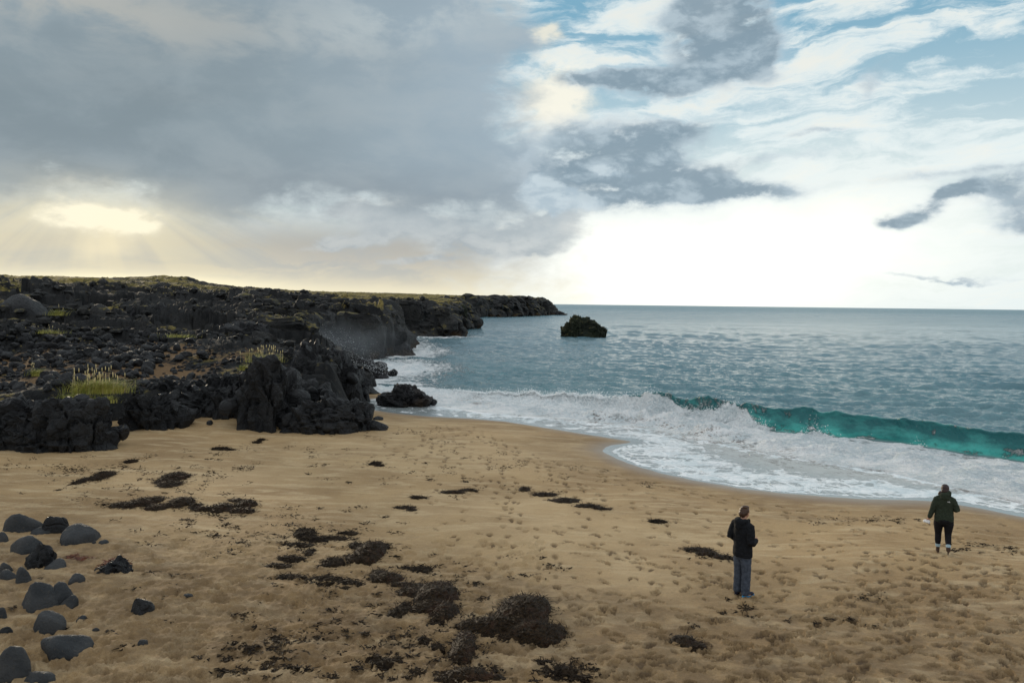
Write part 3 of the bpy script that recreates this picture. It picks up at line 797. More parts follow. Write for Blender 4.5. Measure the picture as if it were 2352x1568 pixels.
def outcrop(name, label, lumps, mat=M_ROCK, seed=1, scale=0.55, amp=0.16, sub=5, extra=0, ground=None):
    """lumps: (u, v_bottom, width_px, height_px, depth_m, Y or None). Each is a weathered block standing on the ground."""
    rs = np.random.RandomState(seed); parts = []
    for (u, vb, w, h, dep, Y) in lumps:
        if Y is None: p = on_sand(u, vb)
        else: p = at_y(u, vb, Y)
        s = p[1] / FP * 1.0; hw = w * s / 2; hh = h * s
        p = p + np.array([0, dep * 0.5, 0])
        V, F = chisel(sub if w > 100 else 4, (1, 1, 1), rs, 8, rough=0.03)
        V = V / np.abs(V).max(0); V = np.sign(V) * np.abs(V) ** 0.72
        V = V * (hw * .95, dep * 0.75, hh * 1.0) + p + (0, 0, 0.0)
        V = craggy(V, scale, amp, seed)
        parts.append((V, F))
    cs = [pp[0].mean(0) for pp in parts]
    for i in range(extra):       # smaller blocks broken off the faces
        k = rs.randint(len(cs)); V0 = parts[k][0]; q = V0[rs.randint(len(V0))]
        if q[2] < cs[k][2] - 0.1: continue
        sz = rs.uniform(0.10, 0.42)
        V, F = chisel(3, (sz * rs.uniform(.8, 1.5), sz * rs.uniform(.8, 1.4), sz), rs, 6, rough=.02, cent=q + rs.normal(size=3) * 0.05 - (0, -.1, .05))
        parts.append((V, F))
    V, F = merge(parts)
    base = np.array([V[:, 0].mean(), V[:, 1].mean(), 0.0])
    if lumps[0][5] is None: base[2] = on_sand(lumps[0][0], lumps[0][1])[2]
    me = mesh_np(name, V - base, F, mat, smooth=False)
    o = link(name, me, loc=tuple(base)); tag(o, label, 'rock outcrop')
    return o


outcrop('rock_outcrop', 'long low black lava ledge at the left edge, below the large grass tuft',
        [(40, 1030, 190, 100, 1.6, None), (120, 1036, 150, 118, 1.5, None), (190, 1034, 110, 112, 1.3, None), (-60, 1030, 150, 105, 1.8, None), (205, 1028, 60, 70, .9, None), (-180, 1040, 180, 100, 2, None), (80, 1038, 120, 60, 1.0, None)],
        seed=3, extra=60, scale=0.8, amp=.17)
outcrop('rock_outcrop', 'broken black lava outcrop between the grassy ledge and the tall rock mass',
        [(330, 985, 130, 90, 1.4, None), (385, 982, 80, 62, .9, None), (300, 940, 130, 72, 1.6, None), (395, 945, 130, 72, 1.7, None), (470, 940, 120, 68, 1.8, None), (440, 930, 70, 85, 1.4, None), (310, 980, 46, 30, .6, None), (530, 945, 90, 60, 1.2, None), (350, 930, 120, 80, 1.5, None), (455, 955, 95, 66, 1.2, None), (515, 962, 80, 80, 1.2, None), (490, 946, 120, 80, 1.5, None)],
        seed=5, extra=70, scale=0.75, amp=.17)
outcrop('rock_outcrop', 'tallest black lava outcrop at the end of the sand with grass on its crest',
        [(600, 985, 120, 168, 2.0, None), (560, 950, 90, 110, 1.8, None), (690, 930, 130, 148, 2.4, None), (640, 975, 100, 140, 1.8, None), (760, 925, 110, 126, 2.2, None), (805, 925, 70, 85, 1.8, None), (820, 922, 50, 55, 1.2, None),
         (700, 960, 90, 90, 1.4, None), (590, 960, 90, 125, 1.6, None), (730, 920, 60, 120, 1.6, None), (650, 915, 90, 118, 2.0, None), (530, 940, 60, 70, 1.3, None), (715, 945, 110, 148, 1.8, None), (775, 938, 90, 112, 1.6, None), (680, 935, 60, 145, 1.6, None)],
        seed=8, extra=80, scale=0.95, amp=.2)
outcrop('rock_outcrop', 'glossy black lava hump sloping down to the sand in front of the tallest outcrop',
        [(770, 992, 120, 76, 1.5, None), (720, 995, 110, 62, 1.3, None), (820, 988, 70, 58, 1.1, None), (660, 992, 80, 36, .9, None), (760, 975, 80, 68, 1.3, None), (800, 985, 50, 72, 1.0, None), (845, 985, 40, 18, .5, None), (690, 985, 60, 50, 1.0, None)],
        mat=M_ROCK, seed=12, extra=30, scale=0.75, amp=.15)
outcrop('rock_outcrop', 'low jagged black rock sitting in the shallows where the swash begins',
        [(915, 927, 105, 27, 1.1, 46), (955, 927, 80, 23, 1.0, 46), (922, 927, 50, 41, .9, 46), (955, 926, 46, 28, .9, 46.5), (980, 925, 24, 14, .6, 46.5), (880, 923, 40, 18, .8, 47), (940, 922, 34, 34, .9, 47), (992, 925, 14, 7, .4, 46.3)],
        mat=M_SHORE, seed=14, extra=10, scale=0.55, amp=.13)

# rocks washed by surf below the cliff
rs_ = np.random.RandomState(31)
def surf_rock(label, u, v, w, h, Y, mat=M_SHORE, name='surf_rock', cat='sea rock', n=4, seed=0):
    rs = np.random.RandomState(seed + 100); parts = []; s = Y / FP
    p = at_y(u, v, Y)
    for i in range(n):
        k = 1.0 if i == 0 else rs.uniform(.4, .75)
        V, F = chisel(4, (1, 1, 1), rs, 13); V = V / np.abs(V).max(0)
        V = V * (w * s / 2 * k, w * s / 2 * k * rs.uniform(.7, 1.1), h * s * k * rs.uniform(.85, 1.0)) + p + ((0, 0, 0) if i == 0 else (rs.uniform(-.5, .5) * w * s * .6, rs.uniform(-.5, .3) * w * s * .5, -0.05))
        parts.append((craggy(V, 0.16 * w * s + 0.2, 0.045 * w * s, seed), F))
    V, F = merge(parts); me = mesh_np(name, V - p, F, mat)
    try: me.set_sharp_from_angle(angle=R(40))
    except Exception: pass
    o = link(name, me, loc=tuple(p)); tag(o, label, cat); return o


surf_rock('flat dark rock with white water pouring over it below the cliff', 850, 853, 85, 34, 64, seed=2, n=6)
surf_rock('small dark rock standing alone in the foam off the cliff foot', 903, 857, 26, 10, 66, seed=3, n=3)
surf_rock('rust brown weedy rock at the tip of the nearest headland', 918, 815, 60, 32, 92, seed=5, n=5)
surf_rock('low brown rock at the water line below the headland tip', 880, 826, 40, 10, 86, seed=7)
surf_rock('pale grey boulder at the foot of the near cliff in the spray', 772, 826, 46, 34, 70, mat=M_PALE, seed=8, n=1, name='pale_boulder', cat='boulder')
surf_rock('low reef of black rocks trailing off the farthest point', 1283, 720.5, 44, 7, 450, seed=9, n=5, name='reef', cat='reef')

# sea stack
def stack():
    rs = np.random.RandomState(40); parts = []
    for (u, w, h, dy) in ((1336, 58, 42, 0), (1322, 30, 49, .5), (1363, 38, 38, 0), (1305, 34, 24, .2), (1380, 24, 21, .3), (1350, 70, 30, -1), (1312, 30, 38, 1), (1342, 26, 46, .6)):
        p = at_y(u, 773, 155 + dy); s = 155 / FP
        V, F = chisel(5, (1, 1, 1), rs, 16); V = V / np.abs(V).max(0)
        V = np.sign(V) * np.abs(V) ** 0.5; V = V * (w * s / 2, w * s / 2, h * s) + p
        parts.append((craggy(V, 0.9, 0.30, 4), F))
    V, F = merge(parts); p = at_y(1340, 773, 155)
    me = mesh_np('sea_stack', V - p, F, M_STACK)
    try: me.set_sharp_from_angle(angle=R(42))
    except Exception: pass
    o = link('sea_stack', me, loc=tuple(p)); tag(o, 'dark green and black sea stack standing alone in the bay', 'sea stack')
    # the small bird on its top
    q = at_y(1321, 725.5, 156)
    D, F = ico(2); b = D * (0.12, 0.24, 0.13); h = D * (0.07, 0.08, 0.07) + (0, 0.2, 0.14); t = D * (0.05, 0.16, 0.03) + (0, -0.25, 0.0)
    bk = D * (0.02, 0.07, 0.02) + (0, 0.3, 0.13)
    V2, F2 = merge([(b, F), (h, F), (t, F), (bk, F)]); mb = mesh_np('seabird', V2 + (0, 0, .12), F2, flat('dark feathers', (0.02, 0.02, 0.02)))
    tag(link('seabird', mb, loc=tuple(q), rz=1.2), 'tiny dark seabird perched on the top of the sea stack', 'bird')


stack()


# cliffs: stacked blocks along the coast of each headland
def cliff(name, label, line, seed, step, sub, hscale=1.0, w=1.0):
    rs = np.random.RandomState(seed); parts = []
    P = np.array(line)
    for a, b in zip(P[:-1], P[1:]):
        L = np.hypot(*(b - a)); nrm = np.array([-(b - a)[1], (b - a)[0]]) / L
        test = a * .5 + b * .5 + nrm * 1.0
        if sdist(test[:1], test[1:2], COAST, True)[0] < 0: nrm = -nrm
        n = max(1, int(L / step))
        for i in range(n):
            c = a + (b - a) * (i + rs.uniform(.2, .8)) / n
            q = c + nrm * (2.2 + 0.004 * c[1])
            top = land_smooth(q[None, 0], q[None, 1])[0] * hscale
            for tier in range(3):
                zc = top * (0.12, 0.48, 0.80)[tier] + rs.uniform(-.25, .25)
                inn = (0.6, 1.3, 2.2)[tier] * (1 + c[1] / 400) + rs.uniform(-.5, .5)
                sz = step * rs.uniform(.75, 1.25)
                V, F = chisel(sub, (sz * .85, sz * .7, top * rs.uniform(.26, .40) * (1.25 if tier == 0 else 1)), rs, 7, rough=.05, cent=(c[0] + nrm[0] * inn, c[1] + nrm[1] * inn, zc))
                parts.append((V, F))
    V, F = merge(parts)
    V = craggy(V - 0, step * .50, step * .12, seed)
    base = np.array([P[:, 0].mean(), P[:, 1].mean(), 0.0])
    me = mesh_np(name, V - base, F, M_CLIFF, smooth=False)
    o = link(name, me, loc=tuple(base)); tag(o, label, 'cliff'); return o


cliff('sea_cliff', 'nearest dark lava cliff, spray drifting across its foot', CL_NEAR, 51, 2.4, 3)
cliff('sea_cliff', 'middle black headland with a flat top, two blunt points in the water', CL_MID, 52, 3.0, 3)
cliff('sea_cliff', 'farthest low headland reaching out to the open sea', CL_FAR[:6], 53, 6.0, 3)


# ------------------------------------------------------------------ sea
def curve_on(pts, zs):
    """picture points -> (azimuth, range) table"""
    q = [at_z(u, v, z) for (u, v), z in zip(pts, zs)]
    a = np.array([math.atan2(p[0], p[1]) for p in q]); r = np.array([math.hypot(p[0], p[1]) for p in q])
    return a, r


def build_sea():
    U = [700, 860, 1000, 1100, 1200, 1300, 1400, 1500, 1600, 1700, 1764, 1873, 1982, 2054, 2160, 2228, 2352, 2500, 2700]
    vcr = [868, 884, 892, 897, 900, 903, 908, 908, 912, 922, 925, 933, 951, 968, 972, 979, 996, 1020, 1055]
    hcr = [.1, .15, .30, .50, .72, .88, 1.08, 1.32, 1.42, 1.50, 1.52, 1.50, 1.40, 1.35, 1.40, 1.40, 1.35, 1.3, 1.2]
    vtr = [875, 892, 905, 920, 932, 942, 948, 954, 966, 982, 990, 1002, 1012, 1017, 1034, 1046, 1062, 1085, 1130]
    vto = [880, 903, 921, 938, 947, 956, 966, 980, 1000, 1020, 1034, 1052, 1068, 1080, 1105, 1122, 1150, 1180, 1215]
    a_cr, r_cr = curve_on(list(zip(U, vcr)), hcr); a_tr, r_tr = curve_on(list(zip(U, vtr)), [0.22] * len(U)); a_to, r_to = curve_on(list(zip(U, vto)), [0.16] * len(U))
    az = np.linspace(R(-17), R(38.5), 680); nc = len(az)
    rc = np.interp(az, a_cr, r_cr); hc = np.interp(az, a_cr, hcr)
    rt = np.interp(az, a_tr, r_tr); ro = np.interp(az, a_to, r_to)
    # waviness of the crest line
    wob = 0.35 * gnoise(to3(az * 40, az * 0, 1.5)) + 0.12 * gnoise(to3(az * 140, az * 0, 4.5))
    brk = sstep(R(19), R(14), az)
    hc = (hc - 0.16) * (1 + (0.13 + 0.05 * brk) * gnoise(to3(az * 45, az * 0, 2.5)) + (0.04 + 0.06 * brk) * gnoise(to3(az * 150, az * 0, 3.5)))
    rc = np.maximum(rc + wob * 0.6, rt + 0.9)
    rows = []   # (range, z, foamzone t)
    def lerp(a, b, t): return a + (b - a) * t
    rin = np.minimum(20.0 + 0 * az, ro - 4)
    n1, n2, n3, n4 = 90, 50, 50, 50
    RR, ZZ, TT = [], [], []
    for i in range(n1):
        t = i / n1; RR.append(1 / lerp(1 / rin, 1 / ro, t)); ZZ.append(Z_EDGE + 0.0 * az + 0.05 * t ** 3); TT.append(t + 0 * az)
    for i in range(n2):
        t = i / n2; RR.append(lerp(ro, rt, t)); ZZ.append(Z_EDGE + 0.05 + 0.12 * math.sin(t * 3.1416) ** 0.9 * (1 + 0 * az) * np.clip(hc, .3, 2) + 0.07 * t); TT.append(1 + t + 0 * az)
    z0 = Z_EDGE + 0.12
    lean = 0.22 * np.clip(hc, 0, 1.6)
    for i in range(n3):
        th = (i / n3) * 1.92; f = math.sin(th); gz = (1 - math.cos(th)) / (1 - math.cos(1.92))
        RR.append(rt + (rc - rt) * f * (1.0)); ZZ.append(z0 + (hc - z0) * gz); TT.append(2 + i / n3 + 0 * az)
    re = RR[-1]
    for i in range(n4):
        t = (i + 1) / n4; b = 9.0 * t ** 1.5
        RR.append(np.maximum(re, rt) * 1.0 + b + 0.12 * min(1, t * 12)); ZZ.append((hc) * np.exp(-(b / 2.6) ** 1.25) * (1 - 0) + 0.10 * (1 - np.exp(-(b / 2.6))) + 0.05 * math.sin(min(t * 14, 3.1416)) * np.clip(hc, 0, 1)); TT.append(3 + t + 0 * az)
    rl = RR[-1]; n5 = 280
    for i in range(n5):
        t = (i + 1) / n5; RR.append(1 / lerp(1 / rl, 1 / 900.0, t)); ZZ.append(0.10 * np.exp(-t * 20) + 0 * az); TT.append(4 + t + 0 * az)
    for q in (1400, 2500, 6000, 28000): RR.append(q + 0 * az); ZZ.append(0 * az); TT.append(6 + 0 * az)
    RRa = np.array(RR); Z = np.array(ZZ); T = np.array(TT); nr = len(RRa)
    x = RRa * np.sin(az)[None]; y = RRa * np.cos(az)[None]
    xf, yf, zf, tf, rf = x.ravel(), y.ravel(), Z.ravel(), T.ravel(), RRa.ravel()
    ds = shore_d(xf, yf); dco = sdist(xf, yf, COAST, True)
    P = to3(xf, yf)
    # swell and chop
    rs = np.random.RandomState(3); hgt = np.zeros_like(xf)
    cell = rf * 0.006
    env = sstep(3.4, 4.25, tf)
    for i in range(64):
        lam = 0.55 * (8.5 / 0.55) ** (i / 63.0); th = R(205) + rs.normal() * 0.5; k = 2 * math.pi / lam
        a = 0.0115 * lam ** 0.25 * rs.uniform(.6, 1.3)
        ph = k * (xf * math.sin(th) + yf * math.cos(th)) + rs.uniform(0, 6.28) + 0.8 * gnoise(P * 0.05, i * 1.7 % 11) * 2
        s = np.sin(ph); hgt += a * (s - 0.25 * np.cos(2 * ph)) * sstep(0.9, 0.3, cell / lam)
    hgt = hgt * (0.65 + 0.6 * sstep(-.4, .5, fbm(P, 0.012, 3, .5, 5.5)))
    zf = zf + hgt * env
    # low swell lines beyond the breaker
    zf += 0.28 * sstep(4.0, 4.08, tf) * sstep(900, 60, rf) * np.sin(rf / 9.0 + 0.9 * gnoise(P * 0.02, 2.2) * 4 + xf * 0.02) * 0.6
    face = sstep(2.0, 2.2, tf) * sstep(3.25, 3.0, tf)
    azf = np.tile(az, nr); uu = 1176 + FP * np.tan(azf)
    # foam
    n_a = fbm(P, 0.45, 4, 0.55, 2.7); n_b = fbm(P, 1.6, 3, 0.55, 6.7)
    left = sstep(1800, 1450, uu + 90 * n_a)
    zone_front = sstep(0.97, 1.03, tf) * sstep(2.12, 1.95, tf - 0.12 * n_a)
    foam = zone_front * np.clip(0.74 + 0.55 * n_a + 0.35 * n_b + 0.2 * left, .40, .99)
    # whitewater climbs the face where the wave has broken
    climb = np.interp(uu, [800, 1000, 1380, 1440, 1500, 1560, 1600, 1650, 1690, 1730, 1770, 1830, 1880, 1920, 1960, 2352, 2700], [3.35, 3.3, 3.3, 3.2, 3.0, 2.7, 2.75, 2.6, 2.95, 2.5, 2.1, 1.95, 2.30, 2.1, 1.9, 1.92, 2.15])
    foam = np.maximum(foam, sstep(0.20, -0.16, tf - climb - 0.46 * n_a - 0.26 * n_b) * sstep(1, 1.05, tf))
    foam = np.maximum(foam, (0.46 + 0.25 * n_b) * sstep(2.0, 2.1, tf) * sstep(3.5, 3.0, tf) * sstep(1900, 1650, uu))
    # flecks of foam on the lip
    foam = np.maximum(foam, 0.50 * np.exp(-((tf - 3.0) / .10) ** 2) * sstep(-.2, .4, n_a))
    foam = np.maximum(foam, face * np.clip(0.30 + 0.5 * fbm(P * (1.0, 1.0, 1) + np.stack([tf * 0, tf * 0, tf * 1.5], 1), 0.9, 3, .6, 5.2) + 0.20 * sstep(2.7, 2.05, tf), 0.1, .70))
    foam = np.maximum(foam, np.exp(-((tf - 1.02 - 0.05 * n_b) / .09) ** 2) * 0.96)
    # swash: foam line on its edge and thin lace behind
    sw = sstep(1.0, 0.97, tf)
    wd_ = np.clip(-ds, 0, 99); qq = wd_ / (wd_ + 0.75 * np.clip(np.tile(ro, nr) - rf, 0.01, 99) + 1e-6)
    edge = np.exp(-((ds + 0.10) / 0.16) ** 2)
    foam = np.maximum(foam, sw * np.maximum(0.8 * edge, 0.40 * np.exp(-np.abs(ds + 0.3) / 1.2)))
    film = sstep(0.75, 0.45, qq + 0.22 * n_a) 
    foam = np.maximum(foam, sw * film * (0.35 + 0.65 * sstep(1120, 1480, uu + 60 * n_a)) * (0.64 + 0.42 * fbm(P * (0.35, 1.0, 1), 0.9, 4, .6, 1.1)) * sstep(0.1, -0.4, ds))  # white foam film, partly painted in for the sky's reflection
    foam = np.maximum(foam, sw * 0.8 * sstep(0.80, 0.99, qq + 0.12 * n_a))
    # foam streaks on the sea behind the broken part and along the cliffs
    nearc = sstep(-13.0, -1.0, dco + 4 * n_a) * sstep(700, 300, rf) * sstep(3.2, 3.5, tf)
    nearc *= sstep(470, 380, rf) * 0.35 + 0.65 * sstep(190, 120, rf)
    foam = np.maximum(foam, nearc * 0.75)
    surf = np.exp(-((xf - W(880, 850)[0]) / 9) ** 2 - ((yf - W(880, 850)[1]) / 16) ** 2)
    foam = np.maximum(foam, surf * 0.85 * sstep(3.1, 3.3, tf))
    foam = np.maximum(foam, (0.52 + 0.25 * n_b) * sstep(3.1, 3.3, tf) * sstep(115, 50, rf) * sstep(1350, 1000, uu) * sstep(-.45, .3, n_a))
    stq = at_y(1340, 773, 155); foam = np.maximum(foam, 0.5 * np.exp(-(((xf - stq[0]) / 5.6) ** 2 + ((yf - stq[1]) / 2.5) ** 2) ** 2))
    # sparse whitecaps
    foam = np.maximum(foam, 0.40 * sstep(0.45, 0.75, fbm(P * (0.35, 1, 1), 0.25, 4, .55, 9.7)) * sstep(3.5, 4.05, tf) * sstep(260, 60, rf))
    # lumpy whitewater
    fb = np.abs(fbm(P, 0.8, 5, 0.6, 4.9)) * 1.3
    lift = foam ** 2 * sstep(0.98, 1.3, tf) * sstep(3.6, 3.1, tf)
    fb = 0.6 * fb + 0.5 * np.abs(gnoise(P * (0.5, 0.7, 1), 3.7))
    zf = zf + lift * ((0.34 + 0.50 * left) * fb - 0.06) * np.clip(np.tile(hc, nr), .35, 1.2)
    zf = zf + 0.05 * face * fbm(P * (1, 1, 1), 0.9, 3, .5, 3.9) * (1 - lift)
    rf2 = rf - lift * 0.7 * np.abs(gnoise(P * 0.7, 8.1)) * sstep(1.9, 2.4, tf)
    xf = rf2 * np.sin(azf); yf2 = rf2 * np.cos(azf)
    zf = zf + sw * 0.006 * gnoise(P * 1.3, 2.2)
    # depth of the swash over the sand: keep a thin film
    murk_sheen = sw * np.clip(0.35 * sstep(0.40, 0.75, qq) + 0.62, 0, 1)
    murk_sheen = np.maximum(murk_sheen, 0.75 * zone_front); murk_sheen = np.maximum(murk_sheen, 0.35 * sstep(2.3, 2.0, tf) * sstep(1.5, 2, tf))
    thin = face * sstep(2.98, 2.25, tf) * (0.75 + 0.5 * n_a)  # lower face paler: light passing through the wave put into its colour
    teal = face * np.clip(0.65 + 0.35 * (3 - tf), 0, 1)
    teal = np.maximum(teal, 0.20 * sstep(120, 50, rf) * sstep(3, 3.3, tf))
    weed = sw * 0.85 * sstep(0.45, 0.75, qq + 0.15 * n_a) * sstep(1180, 1500, uu) * sstep(-.5, .3, n_b)
    weed = np.maximum(weed, 0.95 * np.exp(-((tf - 1.10) / 0.25) ** 2) * (sstep(1180, 1300, uu) * sstep(1960, 1700, uu)) * sstep(-.5, .2, n_a))
    weed = np.maximum(weed, 0.7 * np.exp(-((uu - 1085) / 45) ** 2) * sstep(1.2, 1.5, tf) * sstep(3.3, 2.6, tf))
    calm = sw + (1 - sw) * np.clip(sstep(3.6, 3.0, tf), 0, 1) * 0.5
    calm = np.maximum(np.clip(calm, 0, .995), 0)
    V = np.stack([xf, yf2, zf], 1); A = {'foam': foam, 'murk_sheen': murk_sheen, 'teal': teal, 'weed': weed, 'calm': calm, 'thin': thin}
    # one water surface, split where the breaker begins and ends
    r0 = n1 - 2; r1 = n1 + n2 + n3 + 30
    def piece(nm, a, b, **kw):
        sl = slice(a * nc, b * nc)
        me = mesh_np(nm, V[sl], grid_faces(b - a, nc), M_SEA, {k: v[sl] for k, v in A.items()})
        return tag(link(nm, me), **kw)
    piece('swash_water', 0, r0 + 1, kind='structure')
    piece('breaking_wave', r0, r1 + 1, label='teal wave curling over and breaking into white foam along the beach', cat='wave')
    piece('sea', r1, nr, kind='structure')
    # spray thrown up by the breaking part
    rs = np.random.RandomState(9); n = 21000
    idx = rs.choice(np.where((tf > 2.0) & (tf < 3.3) & (foam > 0.75) & (uu > 900) & (uu < 2500))[0], n)
    up = rs.exponential(0.15, n) * np.clip(np.tile(hc, nr)[idx], .3, 1.2) * (0.35 + 1.2 * np.abs(gnoise(V[idx] * 0.9, 2.0)))
    c = V[idx] + np.stack([rs.normal(size=n) * .12, rs.normal(size=n) * .12, up * 1.3], 1)
    s = rs.uniform(0.008, 0.024, n) * np.clip(1 - up * 0.5, .3, 1)
    return c, s


def droplets(name, C, S, label=None):
    T = np.array([(1, 1, 1), (1, -1, -1), (-1, 1, -1), (-1, -1, 1)], float)
    rs = np.random.RandomState(2); n = len(C)
    q = rs.normal(size=(n, 3, 3)); T4 = np.einsum('ij,njk->nik', T, q) * 0.55
    V = (T4 * S[:, None, None] + C[:, None]).reshape(-1, 3)
    f = np.array([(0, 1, 2), (0, 3, 1), (0, 2, 3), (1, 3, 2)]); F = (f[None] + (np.arange(n) * 4)[:, None, None]).reshape(-1, 3)
    return tag(link(name, mesh_np(name, V, F, M_DROP, smooth=False)), kind='stuff', label=label)


_c, _s = build_sea()
droplets('sea_spray', _c, _s, 'white spray flying off the breaking wave')

# spray hanging below the near cliff: droplets and a thin mist
rs_ = np.random.RandomState(77)
C = []
for (u, v, Y, su, sv, n) in ((745, 800, 74, 45, 16, 2200), (700, 790, 76, 50, 18, 1400), (850, 842, 62, 45, 9, 1600), (790, 828, 66, 30, 9, 900), (640, 790, 72, 25, 10, 350)):
    for _ in range(n): C.append(at_y(u + rs_.normal() * su, v + rs_.normal() * sv, Y + rs_.normal() * 2.0))
droplets('cliff_spray', np.array(C), rs_.uniform(0.006, 0.018, len(C)), 'white spray blown up at the foot of the near cliff')


def mist():
    D, F = ico(4)
    p = at_y(745, 800, 74)
    V = D * (13, 7, 4.0); V = V * (1 + 0.25 * fbm(D, 1.3, 3)[:, None])
    me = mesh_np('spray_mist', V, F)
    mt = bpy.data.materials.new('mist'); mt.use_nodes = True; g = NG(mt.node_tree); mt.node_tree.nodes.clear()
    P = g.n('ShaderNodeTexCoord').outputs['Object']
    pl = g.vm('DIVIDE', P, (13, 7, 4.0)); ln = g.n('ShaderNodeVectorMath', operation='LENGTH'); g.L(pl, ln.inputs[0])
    d = g.m('MULTIPLY', g.ss(ln.outputs['Value'], 0.95, 0.1), g.ss(g.noise(P, 0.35, 4, 0.6), 0.38, 0.68))
    pv = g.n('ShaderNodeVolumePrincipled'); pv.inputs['Color'].default_value = (0.86, 0.94, 1, 1); pv.inputs['Anisotropy'].default_value = 0.1
    g.L(g.m('MULTIPLY', d, 0.05), pv.inputs['Density'])
    o = g.n('ShaderNodeOutputMaterial'); g.L(pv.outputs[0], o.inputs['Volume']); me.materials.append(mt)
    tag(link('spray_mist', me, loc=tuple(p)), kind='stuff', label='thin bluish spray mist drifting across the foot of the near cliff')


mist()


# ------------------------------------------------------------------ boulder field behind the ledge
def land_at(xs, ys): return land_height(np.asarray(xs, float), np.asarray(ys, float))[0]


def boulders():
    rs = np.random.RandomState(61); protos = []
    for i in range(8):
        V, F = chisel(3, (1, rs.uniform(.6, .9), rs.uniform(.55, .85)), rs, 9, rough=.04)
        me = mesh_np('boulder', V, F, M_ROCK)
        try: me.set_sharp_from_angle(angle=R(35))
        except Exception: pass
        protos.append(me)
    pts = []
    while len(pts) < 285:
        u = rs.uniform(-40, 470); v = rs.uniform(772, 900)
        # denser heap on the left half
        if u > 360 and rs.rand() < .5: continue
        dens = 0.95 if (60 < u < 360 and 775 < v < 850) else 0.5
        if rs.rand() > dens: continue
        pts.append((u, v))
    # solve the point of the ground under each picture point by marching
    Ys = np.linspace(31, 75, 160)
    for (u, v) in pts:
        d = ray(u, v); q = np.array([0, 0, HC])[None] + d[None] * (Ys / d[1])[:, None]
        hz = land_at(q[:, 0], q[:, 1]); k = np.where(q[:, 2] < hz)[0]
        if not len(k): continue
        x, y, z = q[k[0]][0], q[k[0]][1], hz[k[0]]
        s = rs.uniform(.14, .38) * (1.15 if v < 860 else 1.0)
        o = link('boulder', protos[rs.randint(8)], loc=(x, y, z + s * 0.25)); o.rotation_euler = (rs.uniform(-.8, .8), rs.uniform(-.8, .8), rs.uniform(0, 6.28)); o.scale = (s, s, s)
        tag(o, 'black lava boulder in the heap of loose boulders behind the left ledge', 'boulder', 'loose boulders heaped behind the left ledge')
    # the smaller rubble between them
    k = 1000; us = rs.uniform(-60, 560, k); vs = rs.uniform(768, 930, k); parts = []
    for u, v in zip(us, vs):
        d = ray(u, v); i = int((v < 930) * (930 - v) / 162 * 100); Yg = 33 + (930 - v) / 162 * 26
        p = at_y(u, v, Yg); parts.append((p[0], p[1]))
    A = np.array(parts) + rs.normal(size=(k, 2)) * .5; hz = land_at(A[:, 0], A[:, 1]); parts = []
    for (x, y), z in zip(A, hz):
        s = rs.uniform(.06, .20); V, F = chisel(1, (s, s * .8, s * .7), rs, 8, rough=0, cent=(x, y, z + s * .2)); parts.append((V, F))
    V, F = merge(parts); tag(link('rubble', mesh_np('rubble', V, F, M_ROCK, smooth=False)), kind='stuff', label='small black lava rubble between the loose boulders')


boulders()


def lava_blocks():
    rs = np.random.RandomState(88); n = 4200
    a = rs.uniform(R(-37), R(0), n); r = np.exp(rs.uniform(math.log(44), math.log(190), n))
    x, y = r * np.sin(a), r * np.cos(a); z, sandy, dc, _ = land_height(x, y); parts = []
    gr_ = grass_amount(x, y)
    ok = (gr_ < 0.44) & (dc > 1.5) & (sandy < .35) & (fbm(to3(x, y), 0.07, 3, .5, 4.4) > -0.12)
    for i in np.where(ok)[0]:
        s = rs.uniform(.10, .42) * (0.75 + r[i] / 110) * (2.0 if rs.rand() < .05 else 1)
        V, F = chisel(2 if s > 1.0 else 1, (s * 1.1, s * .9, s * rs.uniform(.3, .8)), rs, 7, rough=.03 if s > 1 else 0, cent=(x[i], y[i], z[i])); parts.append((V, F))
    V, F = merge(parts); tag(link('lava_blocks', mesh_np('lava_blocks', V, F, M_CLIFF, smooth=False)), kind='stuff', label='jumbled black lava blocks covering the lava field')


lava_blocks()

